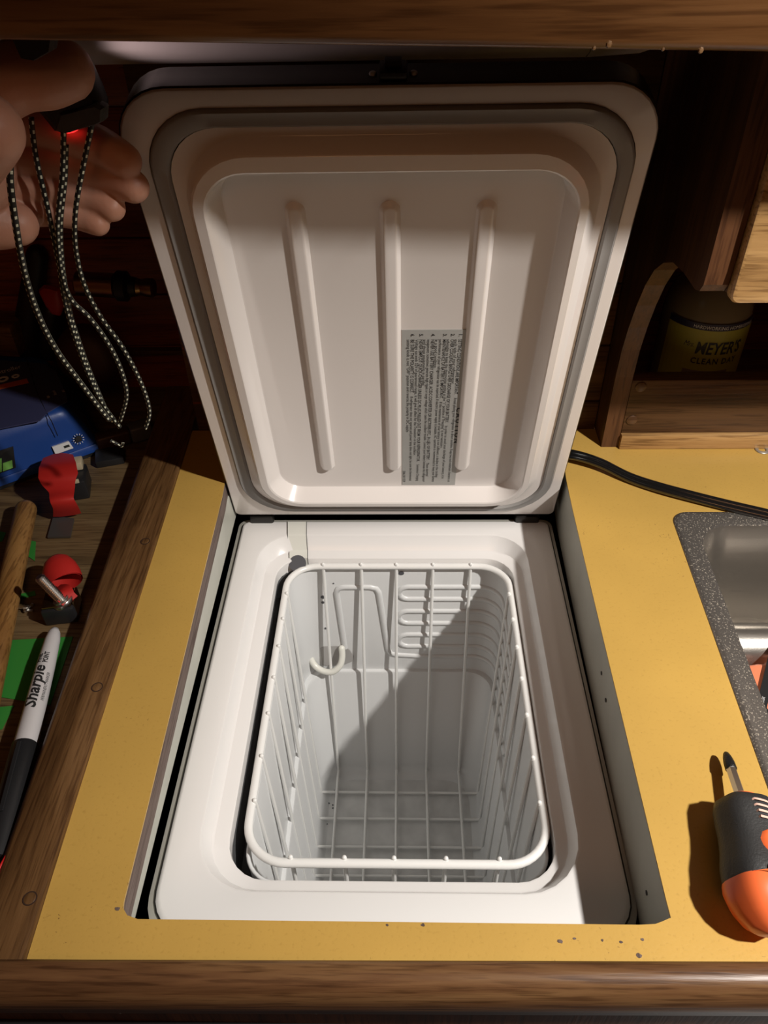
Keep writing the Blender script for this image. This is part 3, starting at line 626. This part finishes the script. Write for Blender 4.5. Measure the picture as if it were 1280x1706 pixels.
# ================================================================= BASKET
bk = root('wire_basket', (0, -.19, -.38), 'white coated wire basket hanging inside the open fridge', 'basket')
BZ = -.035
rim = [V((x, y, BZ)) for x, y in rrect(-.1045, .1125, -.3365, -.0385, .0300, 10)]
mk('rim', tube(rim, .0033, 12, closed=True), M_wire, bk, smooth=60)
FZ = -.381
def wire(pts, name='wire'): return mk(name, tube(pts, .00175, 8, round_ends=True), M_wire, bk, smooth=60)
def bend(path, r):
    out = [V(path[0])]
    for a_, b_, c_ in zip(path, path[1:], path[2:]):
        A, B, C_ = V(a_), V(b_), V(c_); p = B+(A-B).normalized()*r; q = B+(C_-B).normalized()*r
        for k in range(6):
            t = k/5; out.append(p*(1-t)**2+B*2*t*(1-t)+q*t*t)
    out.append(V(path[-1])); return out
for xt, xb in ((-.0705, -.0735), (-.0325, -.0365), (.0025, .0005), (.0390, .0385), (.0765, .0795)):
    wire(bend([(xt, -.0395, BZ+.0038), (xt, -.0392, BZ-.004), (xb, -.0550, FZ), (xb, -.3200, FZ), (xt, -.3330, BZ-.004), (xt, -.3340, BZ+.0036)], .0035))
for yt, yb_ in ((-.079, -.0845), (-.111, -.1190), (-.1435, -.1540), (-.178, -.188), (-.2145, -.2220), (-.2540, -.2560), (-.2915, -.2900)):
    wire(bend([(-.1020, yt, BZ+.0036), (-.1015, yt, BZ-.004), (-.0935, yb_, FZ-.003), (.1015, yb_, FZ-.003), (.1095, yt, BZ-.004), (.1100, yt, BZ+.0036)], .004))
# ================================================================= SCREWDRIVER
sd = root('screwdriver', (.22, -.36, CZ), 'short screwdriver with black and orange handle lying on the counter', 'screwdriver')
tip = P(1210, 1256, 2, CZ+.0085); hb = P(1239, 1340, 2, CZ+.0155); butt = P(1284, 1552, 2, CZ+.020)
ax = (butt-hb); hl = ax.length; FM = fr(hb, ax, z=(0, 0, 1)) @ Matrix.Diagonal((.87, 1, 1, 1))
sh = (tip-hb).length
FS = fr(tip, hb-tip, z=(0, 0, 1))
def lx(prof, M, n=24, lob=0, nl=3, sy=1, sz=1):
    rs = []
    for h, r in prof:
        rs.append([V((h, sy*r*(1+lob*math.cos(nl*a))*math.cos(a), sz*r*(1+lob*math.cos(nl*a))*math.sin(a))) for a in [2*math.pi*k/n for k in range(n)]])
    return xf(loft(rs, True, True), M)
SL = (hb-tip).length
mk('blade_tip', lx([(-.001, .0012), (.0, .0019), (.003, .0028), (.007, .0034), (.0125, .0036), (.013, .0033)], FS, 14), M_oxide, sd, smooth=50)
mk('shaft', lx([(.012, .0033), (SL+.003, .0033)], FS, 6), M_chrome, sd)
mk('collar', lx([(-.0025, .0095), (-.002, .011), (.001, .0115), (.001, .008)], FM), M_orange, sd, smooth=50)
mk('grip', lx([(-.001, .008), (0, .0125), (.003, .0168), (.009, .0182), (.018, .0182), (.028, .0178), (.038, .0182), (.050, .0198), (.060, .0198), (.068, .0170), (hl*.97, .008)], FM, 36, .035, 6), M_rub, sd, smooth=60)
mk('butt_cap', lx([(.0595, .0150), (.0612, .0202), (.066, .0203), (.073, .0185), (.080, .0145), (.0855, .0085), (.0875, .001)], FM, 36, .03, 6), M_orange, sd, smooth=60)
# orange inlay along the top: a wavy tongue following the grip
def grip_r(h):
    pr_ = [(-.001, .008), (0, .0125), (.003, .0168), (.009, .0182), (.018, .0182), (.028, .0178), (.038, .0182), (.050, .0198), (.060, .0200), (.068, .0203), (.085, .0150)]
    for (a_, ra), (b_, rb_) in zip(pr_, pr_[1:]):
        if a_ <= h <= b_: return ra+(rb_-ra)*(h-a_)/(b_-a_)
    return .018
def patch(cols, off=.0006, n=10):
    rs = []
    for h, a0, a1 in cols:
        rs.append([V((h, -(grip_r(h)+off*(1 if 0 < k < n else -1.5))*math.sin(math.radians(a0+(a1-a0)*k/n)), (grip_r(h)+off*(1 if 0 < k < n else -1.5))*math.cos(math.radians(a0+(a1-a0)*k/n)))) for k in range(n+1)])
    return xf(loft(rs, closed=False), FM)
mk('orange_inlay', patch([(.0270, -62, -34), (.0285, -76, -14), (.032, -86, 2), (.037, -90, 9), (.042, -90, 7), (.046, -90, 0), (.050, -90, -10), (.0535, -90, -16), (.0565, -92, -12), (.0590, -94, 8), (.0615, -96, 40)], .0012), M_orange, sd, smooth=60)
for k in range(4):
    h = .0085+k*.0042
    mk('grip_slot', patch([(h, -36+k*2, 6-k*2), (h+.0016, -36+k*2, 6-k*2)], .0008, 8), mat('pale_grip_slot', (.8, .5, .4), .5) if k == 0 else bpy.data.materials['pale_grip_slot'], sd, smooth=60)
mk('thumb_dimple', lx([(0, .0045), (.0006, .0042), (.0007, .0001)], fr(FM @ V((.060, .0050, .0232)), V((FM.to_3x3() @ V((0, .2, 1)))), z=FM.to_3x3() @ V((1, 0, 0))), 18), M_red, sd, smooth=50)
# ================================================================= TOOL SHELF CLUTTER
mkp = root('marker_pen', (-.258, -.26, SZ), 'white fine point marker pen with black cap leaning by the rail', 'marker')
t0 = P(91, 1052, 2, SZ+.010); t1 = P(0, 1405, 2, SZ+.014); dd = (t1-t0); tl_ = dd.length; FMk = fr(t0, dd, z=(0, 0, 1)); rr_ = .0071
jn = (P(33, 1243, 2, SZ+.012)-t0).length
def lxr(prof, n=24): return lx(prof, FMk, n)
mk('barrel', lxr([(-.003, .0005), (-.002, .0030), (.002, .0047), (.010, .0059), (.035, .0069), (jn, .0080), (jn+.003, .0080)]), M_pen, mkp, smooth=50)
mk('cap', lxr([(jn, .0082), (jn+.0006, .0088), (jn+.05, .0092), (jn+.075, .009), (jn+.082, .0085), (jn+.083, .001)]), M_bplast, mkp, smooth=50)
mk('clip', xf(box(jn+.004, jn+.055, -.0015, .0015, .0095, .0108, .0004), FMk), M_bplast, mkp)
def onpen(q, h0, lat, r0=.0073):
    """wrap flat lettering on the barrel; local x runs up the pen, y across"""
    out = []; q = slices(q, [-.004+.0008*k for k in range(20)])
    for v in q[0]:
        h = h0-v.x; a = lat/r0+v.y/r0; rad = (.0059+(h-.010)/.025*.001 if h < .035 else .0069+(h-.035)/(jn-.035)*.0011)+.00015
        out.append(FMk @ V((h, rad*math.sin(-a)*-1*-1, rad*math.cos(a))))
    return out, q[1]
for q_ in (onpen(textq('Sharpie', .0125, I4, width=.040, bold=.0003, shear=.35), .080, -.0030), onpen(textq('FINE', .0050, I4, width=.0085, bold=.0002), .0365, .0015), onpen(textq('POINT', .0052, I4, width=.011, bold=.0002), .0375, -.0035), onpen(textq('PERMANENT MARKER', .0036, I4, width=.026), .072, -.0078)): mk('lettering', q_, M_ink, mkp)
a = P(80, 1290, 2, SZ+.006); c = P(5, 1425, 2, SZ+.010)
mk('red_wire', tube(spline([P(82, 1290, 2, .0500), P(52, 1348, 2, .0510), P(20, 1410, 2, .0515), P(-10, 1462, 2, .0515)], 5), .0011, 8), M_redw, loc=a, smooth=60, label='thin red wire lying against the rail beside the marker pen', cat='wire')
# dowel
dw = [P(43, 850, 2, SZ+.012), P(-28, 1190, 2, SZ+.010)]
mk('wooden_dowel', tube([dw[0], dw[0].lerp(dw[1], .5), dw[1]], .0098, 20, round_ends=True), M_stick, loc=dw[1], smooth=60, label='round light brown wooden stick lying at the left edge of the shelf', cat='stick')
# green tape pieces
def flat(name, pts, z0, th, material, label, cat, group=None):
    q = [P(u, v, 2, z0) for u, v in pts]
    return mk(name, loft([[V((p.x, p.y, z0)) for p in q], [V((p.x, p.y, z0+th)) for p in q]], True, True), material, loc=q[0], label=label, cat=cat, group=group)
G = 'pieces of green masking tape'
flat('green_tape', [(18, 1067), (122, 1061), (84, 1175), (2, 1162)], SZ+.0002, .0005, M_green, 'large piece of green masking tape under the marker pen', 'tape', G)
flat('green_tape', [(-15, 1180), (24, 1176), (4, 1215), (-20, 1222)], SZ+.0002, .0005, M_green, 'small strip of green tape at the frame edge below the larger piece', 'tape', G)
flat('green_tape', [(48, 900), (60, 903), (58, 935), (44, 925)], SZ+.0002, .0005, M_green, 'sliver of green tape showing between the stick and the nearer red cap', 'tape', G)
flat('green_tape', [(-8, 884), (10, 888), (4, 902), (-8, 905)], SZ+.0002, .0005, M_green, 'scrap of green tape left of the wooden stick', 'tape', G)
flat('green_tape', [(34, 990), (58, 985), (60, 992), (34, 998)], SZ+.0004, .0005, M_green, 'narrow green tape end beside the bolt terminal', 'tape', G)
flat('slate_plate', [(90, 862), (124, 866), (118, 896), (80, 897)], SZ+.001, .002, M_slate, 'small dark grey metal plate between the two red caps', 'plate')
c = P(42, 1018, 2, SZ)
mk('metal_scrap', join(*[xf(box(-.004, .004, -.0012, .0012, 0, .0018, .0003), Matrix.Translation(c+V((random.uniform(-.004, .004), random.uniform(-.004, .004), .001*k))) @ Matrix.Rotation(k*1.1, 4, 'Z')) for k in range(4)]), M_chrome, loc=c, label='crumpled shiny metal clip between the stick and bolt terminal', cat='clip')
# ---- terminal fuse blocks with red caps
tb = root('fuse_terminal', (-.27, -.15, SZ), 'bolt terminal block with open red rubber cap nearest the marker pen', 'fuse holder', 'battery terminal blocks')
bs = P(100, 1035, 2, SZ)
mk('base_block', xf(box(-.0125, .0135, -.010, .012, 0, .017, .002), Matrix.Translation(bs+V((.001, .006, 0))) @ Matrix.Rotation(.18, 4, 'Z')), M_bplast, tb, smooth=40)
mk('brass_plate', xf(join(box(-.011, .012, -.008, .012, .0175, .0195, .0008), box(.0128, .0142, -.006, .012, .004, .0195, .0004)), Matrix.Translation(bs+V((.001, .006, 0))) @ Matrix.Rotation(.18, 4, 'Z')), M_brass, tb, smooth=40)
b0 = P(103, 1000, 2, SZ+.020); b1 = P(66, 962, 2, SZ+.046); ba = (b1-b0); FB = fr(b0, ba, z=(0, -1, 0))
prof = []
nth = 17
for k in range(nth): h = ba.length*k/nth; prof += [(h, .0036), (h+ba.length/nth*.5, .0042)]
prof += [(ba.length, .0036), (ba.length+.0008, .0028), (ba.length+.0009, .0001)]
mk('threaded_bolt', lx(prof, FB, 18), M_chrome, tb, smooth=25)
mk('lock_washer', lx([(0, .0065), (.0012, .0068), (.0022, .0066), (.0023, .004)], FB, 20), M_chrome, tb, smooth=40)
mk('lock_washer', lx([(-.003, .0085), (-.0018, .0088), (-.0004, .0085), (-.0003, .004)], FB, 20), M_chrome, tb, smooth=40)
# cap shell: open dome, hinged strap
def cap_shell(c0, axis, r, h, n=22, open_=True):
    F = fr(c0, axis, z=(0, -.3, 1))
    rs = [[V((hh, rr2*1.0*math.cos(2*math.pi*k/n), rr2*.78*math.sin(2*math.pi*k/n))) for k in range(n)] for hh, rr2 in ((0, r), (h*.25, r*1.02), (h*.55, r*.93), (h*.8, r*.72), (h*.95, r*.4), (h, r*.05))]
    rs2 = [[V((hh, rr2*1.0*math.cos(2*math.pi*k/n), rr2*.78*math.sin(2*math.pi*k/n))) for k in range(n)] for hh, rr2 in ((h*.92, r*.05), (h*.75, r*.6), (h*.5, r*.82), (h*.2, r*.92), (0, r*.92))]
    return xf(loft(rs+list(rs2), False, False), F)
cA = P(102, 985, 2, SZ+.016); cB = P(72, 905, 2, SZ+.028)
q = cap_shell(P(108, 972, 2, SZ+.022), (cB-cA), .0150, .030)
mk('red_cap', q, M_red, tb, smooth=60)
mk('cap_hinge', ribbon(spline([P(92, 985, 2, SZ+.018), P(105, 985, 2, SZ+.024), P(110, 995, 2, SZ+.022), P(118, 1003, 2, SZ+.019)], 4), .014, .003), M_red, tb, smooth=60)
t2 = root('fuse_terminal', (-.32, 0, SZ), 'terminal block with red rubber cap standing beside the blue box', 'fuse holder', 'battery terminal blocks')
f0 = P(128, 820, 2, SZ)
mk('base_block', xf(box(-.010, .014, -.014, .016, 0, .022, .002), Matrix.Translation(f0) @ Matrix.Rotation(.25, 4, 'Z')), M_bplast, t2, smooth=40)
mk('fuse_cube', xf(join(box(-.011, .006, -.0125, .0025, .0225, .031, .0012), box(-.004, .012, .004, .017, .0225, .031, .0012), box(-.012, .009, -.015, -.0128, .021, .025, .0004)), Matrix.Translation(f0) @ Matrix.Rotation(.25, 4, 'Z')), M_clear, t2, smooth=40, label='yellowed clear fuse body')
pts = [P(u, v, 2, SZ+z) for u, v, z in ((97, 757, .034), (96, 775, .039), (97, 792, .037), (98, 805, .033), (103, 818, .030), (103, 832, .029), (109, 845, .020), (112, 858, .006))]
wds = [.026, .034, .036, .030, .023, .021, .022, .026]
sp_ = spline(pts, 4); rs = []
for i, p in enumerate(sp_):
    w_ = wds[min(len(wds)-1, i//4)]+(wds[min(len(wds)-1, i//4+1)]-wds[min(len(wds)-1, i//4)])*(i % 4)/4
    if i == 0: w_ *= .6
    t = (sp_[min(i+1, len(sp_)-1)]-sp_[max(i-1, 0)]).normalized(); s = V((.98, .2, 0)); n_ = s.cross(t).normalized()
    rs.append([p+s*w_/2, p+s*w_*.25+n_*.002, p-s*w_*.25+n_*.002, p-s*w_/2, p-s*w_*.25-n_*.001, p+s*w_*.25-n_*.001])
mk('red_cap', loft(rs, True, True), M_red, t2, smooth=60)
# ---- blue solar charge controller
sc_ = root('charge_controller', (-.36, .05, SZ), 'dusty blue solar charge controller on the shelf at the left edge', 'electronics')

A = P(172, 742, 2, .040); ux = V((.80, .60, 0)); TZ = .0930
tFR, tFL, tBR, tBL = [P(u, v, 2, .088) for u, v in ((119, 686), (-75, 742), (80, 598), (-75, 586))]
bFL = A-ux*.165; bBR = V((tBR.x, tBR.y, .04))+V((.016, .006, 0)); bBL = V((tBL.x, tBL.y, .04))+V((-.005, .012, 0))
def quad(fl, frr, br, bl, ins, r, z):
    c = (fl+frr+br+bl)/4; ps = []
    for p in (fl, frr, br, bl):
        q = p+(c-p)*ins; ps.append(V((q.x, q.y, z)))
    out = []
    for k in range(4):
        p = ps[k]; a_ = p+(ps[k-1]-p).normalized()*r; b_ = p+(ps[(k+1) % 4]-p).normalized()*r
        for t in (0, .25, .5, .75, 1): out.append(a_*(1-t)**2+p*2*t*(1-t)+b_*t*t)
    return out
B4 = (bFL, A, bBR, bBL); T4 = (tFL, tFR, tBR, tBL)
def mid(t): return tuple(a_.lerp(b_, t) for a_, b_ in zip(B4, T4))
mk('base_flange', loft([quad(*B4, 0, .006, .036), quad(*B4, 0, .006, .042), quad(*B4, .012, .006, .044)], True, True), M_blue, sc_, smooth=40)
mk('foot', loft([quad(*B4, .03, .006, SZ+.0005), quad(*B4, .03, .006, .0358)], True, True), M_bplast, sc_)
mk('housing', loft([quad(*B4, .03, .007, .044), quad(*mid(.45), .02, .010, .066), quad(*mid(.8), .01, .012, .080), quad(*T4, .01, .013, .088), quad(*T4, .06, .014, .0918), quad(*T4, .15, .016, .0928)], True, True), M_blue, sc_, smooth=40)
lb_ = [P(u, v, 2, TZ) for u, v in ((-70, 728), (66, 700), (80, 686), (112, 668), (110, 655), (94, 622), (76, 606), (-70, 594))]
mk('face_label', loft([[p-V((0, 0, .0012)) for p in lb_], lb_], True, True), M_bluedk, sc_)
def at(u, v, u2, v2): a_ = P(u, v, 2, TZ+.0003); return fr(a_, P(u2, v2, 2, TZ+.0003)-a_, z=(0, 0, 1))
wdt = (P(36, 613, 2, TZ)-P(-62, 640, 2, TZ)).length
mk('lettering', textq('Charge Controller', .0125, at(-62, 640, 36, 613), width=wdt), M_inkw, sc_)
for u, v, u2, v2, t_ in ((84, 662, 77, 655, 'Bat'), (95, 657, 86, 642, 'Bluetooth'), (110, 652, 104, 645, 'PV')):
    mk('lettering', textq(t_, .0045, at(u, v, u2, v2), width=.010 if len(t_) > 3 else .005), M_inkw, sc_)
for u, v, r in ((5, 632, .0058), (26, 627, .0040)):
    c0 = P(u, v, 2, TZ)
    mk('status_ring', loft([[c0+V((rr2*math.cos(k*.3142), rr2*math.sin(k*.3142), z)) for k in range(20)] for rr2, z in ((r, 0), (r, .0005), (r*.5, .0005), (r*.5, 0))]), M_inkw, sc_)
sq = [P(u, v, 2, TZ) for u, v in ((-60, 662), (48, 638), (45, 631), (-60, 655))]
mk('orange_stripe', loft([sq, [p+V((0, 0, .0004)) for p in sq]], True, True), M_orl, sc_)
mk('housing_seam', tube([P(42, 592, 2, TZ), P(62, 655, 2, TZ+.0001), P(80, 692, 2, .0925), P(86, 702, 2, .0885), P(96, 726, 2, .070)], .00045, 6), M_bplast, sc_)
mk('screw_recess', lathe([(.0065, 0), (.0065, .0006), (.0055, .0006), (.0001, .0001)], 20, Matrix.Translation(P(4, 708, 2, .0922))), M_blue, sc_, smooth=40)
def front_pt(x, t, off=.0006):
    b_ = A+ux*x; t_ = tFR.lerp(tFL, min(1, -x/.165)); p = V((b_.x, b_.y, .044)).lerp(V((t_.x, t_.y, .088)), t); return p+V((.60, -.80, .25))*off
def fpanel(x0, x1, t0, t1, off): return loft([[front_pt(x, t, o_) for x, t in ((x0, t0), (x1, t0), (x1, t1), (x0, t1))] for o_ in (-.004, off)], True, True)
mk('connector_window', fpanel(-.150, -.088, .14, .62, .0012), M_bplast, sc_)
for k in range(5):
    x0 = -.146+k*.0112
    mk('green_connector', fpanel(x0, x0+.0100, .17, .34+.12*(k % 2), .0028), M_lgreen, sc_)
mk('rating_sticker', fpanel(-.047, -.028, .12, .32, .0014), M_inkw, sc_)
mk('sticker_print', fpanel(-.036, -.030, .19, .25, .0017), M_ink, sc_)
cc = front_pt(-.0175, .30, .0015); nz = (front_pt(-.0175, .30, .01)-cc).normalized()
for k in range(12): mk('dial_mark', xf(box(.0042, .0056, -.0003, .0003, -.0004, .0003), fr(cc, ux, z=nz) @ Matrix.Rotation(k*math.pi/6, 4, 'Z')), M_inkw, sc_)
mk('dial', xf(lathe([(.0033, -.001), (.0033, .0003), (.0001, .0003)], 16), fr(cc, ux, z=nz)), M_bplast, sc_)
# ---- things behind: black clip block, pocket tool, wood block, dark handle, brass cylinder, red tip
c = P(188, 768, 2, SZ)
mk('black_block', xf(join(box(-.016, .012, -.009, .010, 0, .008, .001), box(-.016, .0, .010, .022, 0, .008, .001)), Matrix.Translation(c) @ Matrix.Rotation(.3, 4, 'Z')), M_bplast, loc=c, smooth=40, label='small flat black plastic bracket in front of the pocket tool', cat='bracket')
kt = root('pocket_tool', (-.29, .07, SZ), 'folding pocket tool with brown body and grey end behind the blue box', 'knife')
k0 = P(170, 735, 2, SZ+.012); k1 = P(216, 722, 2, SZ+.012); k2 = P(246, 714, 2, SZ+.012)
FK = fr(k0, k2-k0, z=(0, 0, 1)); kl = (k1-k0).length; kt_ = (k2-k0).length
mk('body', xf(box(-.006, kl, -.008, .008, -.008, .008, .003, 3), FK), mat('brown_handle', (.06, .025, .015), .4), kt, smooth=50)
mk('end_cap', xf(box(kl, kt_+.004, -.0088, .0088, -.009, .009, .003, 3), FK), M_gplast, kt, smooth=50)
c = P(10, 600, 1, .11); 
mk('wood_offcut', xf(box(-.040, .018, -.02, .02, -.02, .015, .0015), Matrix.Translation(P(12, 552, 1, .172)) @ Matrix.Rotation(-.1, 4, 'Z')), M_teakx, loc=P(12, 552, 1, .172), smooth=40, label='short offcut of wood behind the blue box', cat='wood block')
sw = root('wooden_mallet', (-.36, .1, .15), 'dark upright handle leaning against the wall behind the wood offcut', 'handle')
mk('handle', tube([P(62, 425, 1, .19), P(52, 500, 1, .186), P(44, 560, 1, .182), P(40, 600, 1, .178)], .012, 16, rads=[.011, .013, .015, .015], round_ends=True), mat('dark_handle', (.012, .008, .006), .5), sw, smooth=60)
mk('ferrule', tube([P(86, 520, 1, .18), P(84, 550, 1, .178), P(82, 585, 1, .175)], .011, 16, round_ends=True), M_bplast, sw, smooth=60)
c = P(88, 503, 1, .11)
rp = [(-.0095, .013), (-.006, .0155), (-.003, .0175), (.0, .017), (.003, .0165), (.008, .0145), (.0105, .014), (.010, -.004), (.004, -.014), (-.003, -.012), (-.007, -.003)]
mk('red_rag', loft([[c+V((x, 0, z)) for x, z in rp], [c+V((x*.9, -.004, z*.9)) for x, z in rp], [c+V((x*.5, -.006, z*.5)) for x, z in rp]], True, True), M_red, loc=c, smooth=50, label='scrap of bright red plastic behind the hanging cords', cat='plastic')
cy = root('brass_nozzle', (-.27, .12, .17), 'horizontal copper coloured pipe with black collar and brass fitting on the wall', 'pipe')
n0 = P(128, 472, 1, .125); n1 = P(193, 476, 1, .125); n2 = P(258, 477, 1, .125); FN = fr(n0, n1-n0, z=(0, -1, 0)); nl_ = (n1-n0).length
mk('copper_sleeve', lx([(0, .0105), (.001, .0118), (nl_-.001, .0118), (nl_, .0105)], FN, 24), M_copper, cy, smooth=40)
mk('black_collar', lx([(nl_, .0118), (nl_+.002, .0145), (nl_+.011, .0145), (nl_+.014, .010), (nl_+.02, .009)], FN, 24), M_bplast, cy, smooth=40)
mk('threaded_fitting', lx([(nl_+.019, .007), (nl_+.021, .0088), (nl_+.025, .0075), (nl_+.030, .0090), (nl_+.036, .0092), (nl_+.038, .0075)], FN, 20), M_brass, cy, smooth=30)
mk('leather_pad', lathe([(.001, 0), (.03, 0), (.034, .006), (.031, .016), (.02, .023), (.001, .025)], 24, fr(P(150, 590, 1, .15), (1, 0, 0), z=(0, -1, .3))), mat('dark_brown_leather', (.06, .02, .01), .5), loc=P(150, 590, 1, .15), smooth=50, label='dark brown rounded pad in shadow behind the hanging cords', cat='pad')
mk('wall_cleat', box(-.34, -.206, .190, .1998, .076, .082, .001), M_teakx, loc=(-.27, .155, .08), label='thin horizontal wooden cleat low on the back wall', cat='trim')
# ================================================================= HAND, CLIP, CORDS
hd = root('hand', (-.25, -.13, .36), "person's hand reaching in at upper left with spread fingers under a black clip", 'hand')
def chain(pts, rads):
    ps = [P(u, v, 1, y) for u, v, y in pts]
    sp2 = spline(ps, 6); rr2 = []
    for i in range(len(sp2)):
        t = i/6; k = min(int(t), len(rads)-2); f = t-k; rr2.append(rads[k]*(1-f)+rads[k+1]*f)
    return tube(sp2, .01, 18, rads=rr2, round_ends=True)
fingers = join(
    chain([(-30, 180, -.120), (30, 205, -.112), (95, 222, -.106), (158, 238, -.108), (208, 268, -.114)], [.0125, .0118, .0112, .0110, .0100]),
    chain([(-30, 245, -.122), (30, 262, -.114), (100, 272, -.108), (170, 288, -.106), (222, 311, -.112)], [.0125, .0112, .0108, .0108, .0098]),
    chain([(-30, 305, -.124), (30, 312, -.118), (95, 316, -.112), (150, 328, -.108), (186, 346, -.112)], [.012, .0105, .0100, .0098, .0085]),
    chain([(-30, 352, -.128), (30, 352, -.122), (85, 352, -.116), (130, 360, -.112), (163, 373, -.114)], [.0115, .0098, .0090, .0085, .0074]),
    chain([(-60, 210, -.135), (-55, 280, -.135), (-50, 350, -.135)], [.024, .026, .022]),
    chain([(-70, 330, -.14), (-20, 368, -.138), (28, 374, -.134)], [.020, .0165, .0125]),
    chain([(-130, 300, -.15), (-90, 300, -.148), (-50, 290, -.14)], [.026, .026, .024]),
    # thumb over the clip, ball of the thumb nearest the lens
    chain([(-70, 215, -.165), (-30, 160, -.152), (25, 130, -.145), (75, 124, -.142), (108, 118, -.140)], [.0185, .0180, .0170, .0168, .0150]),
    chain([(-90, 300, -.165), (-52, 255, -.185), (-22, 218, -.192)], [.020, .0185, .0175]),
    chain([(-110, 260, -.17), (-70, 230, -.175), (-50, 215, -.172)], [.024, .022, .019]))
hmq = remesh(fingers, .0013, 4)
mk('palm_and_fingers', hmq, M_skin, hd, smooth=180)
ar = tube([P(-130, 290, 1, -.155), P(-220, 330, 1, -.17), P(-380, 380, 1, -.2)], .03, 20, rads=[.027, .029, .034])
mk('wrist', ar, M_skin, hd, smooth=60)
hl_ = root('headlamp', (-.19, -.15, .42), 'black lamp with cord lock pinched between thumb and fingers at upper left', 'lamp')
yy = -.140
cl = [(60, 170), (96, 215), (122, 218), (168, 200), (175, 175), (166, 150), (148, 110), (120, 95), (80, 130)]
cc1 = [P(u, v, 1, -.122) for u, v in cl]; cen = sum(cc1, V())/len(cc1)
mk('lamp_body', loft([[cen+(p-cen)*k+V((0, dy, 0)) for p in cc1] for k, dy in ((.8, -.009), (.96, -.006), (1, 0), (1, .007), (.9, .012))], True, True), M_bplast, hl_, smooth=35)
c3 = [(100, 188), (165, 172), (176, 178), (175, 200), (166, 205), (108, 222), (92, 216)]
cc2 = [P(u, v, 1, -.134) for u, v in c3]; ce2 = sum(cc2, V())/len(cc2)
mk('cord_lock', loft([[ce2+(p-ce2)*k+V((0, dy, 0)) for p in cc2] for k, dy in ((.85, -.004), (1, -.001), (1, .006))], True, True), M_rub, hl_, smooth=35)
cu = [P(u, v, 1, -.168) for u, v in ((22, 60), (92, 60), (88, 84), (60, 100), (38, 96))]
ceu = sum(cu, V())/len(cu)
mk('upper_strap', loft([[ceu+(p-ceu)*k+V((0, dy, 0)) for p in cu] for k, dy in ((.9, -.004), (1, 0), (1, .006))], True, True), M_bplast, hl_)
rc = P(118, 222, 1, -.118)
mk('red_lens', lathe([(.0001, -.002), (.006, -.0015), (.0066, .0), (.006, .0008), (.0001, .001)], 16, fr(rc+V((0, .002, .004)), (1, 0, 0), z=(0, .5, -1))), mat('red_lens', (.5, .02, .02), .3, emis=(1, .03, .03), estr=1.5), hl_, smooth=50)
lamp('POINT', 'red_led', rc+V((0, .004, -.003)), .004, (1, .04, .05), .003)
wl_ = lamp('SPOT', 'white_led', (-.214, -.100, .412), .3, (1, .78, .72), .004, (-.10, -.055, .425)); wl_.data.spot_size = .75; wl_.data.spot_blend = 1
cd_ = root('elastic_cord', (-.21, -.12, .2), 'black elastic cord flecked with white hanging in loops from the hand', 'cord')
strands = {
 'A': [(18, 262), (17, 300), (24, 360), (40, 450), (62, 520), (92, 580), (130, 632), (160, 672), (182, 700)],
 'B': [(52, 195), (60, 262), (80, 350), (98, 440), (106, 490), (118, 540), (142, 610), (168, 668), (200, 712)],
 'C': [(106, 215), (104, 290), (96, 370), (99, 430), (108, 475), (122, 503), (150, 530), (182, 575), (203, 620), (211, 660), (200, 702)],
 'D': [(156, 195), (138, 280), (126, 350), (126, 410), (139, 470), (166, 525), (205, 580), (236, 640), (249, 685), (242, 714)],
 'E': [(110, 240), (108, 300), (101, 370), (103, 430), (111, 490), (124, 545), (147, 612), (172, 672), (186, 702)]}
for k, pts in strands.items():
    dy = {'A': -.012, 'B': 0, 'C': -.003, 'D': .002, 'E': .003}[k]
    ps = [P(u, v, 1, (-.134 if k != 'A' else -.163)+dy*.6+(.038 if k != 'A' else .06)*min(1, max(0, (v-380)/320))) for u, v in pts]
    q = tube(spline(ps, 10), .00155 if k != 'A' else .0019, 12, uv=True)
    mk('strand', (q[0], q[1]), M_cord, cd_, uvs=q[3])
    for p_ in cd_.children[-1].data.polygons: p_.use_smooth = True
ps = [P(u, v, 1, -.092) for u, v in ((184, 734), (192, 738), (202, 743), (205, 738))]
q = tube(spline(ps, 8), .0012, 12, uv=True)
mk('strand', (q[0], q[1]), M_cord, cd_, uvs=q[3])
for o in list(bpy.data.objects):
    if o.type == 'EMPTY' and not o.children: bpy.data.objects.remove(o)
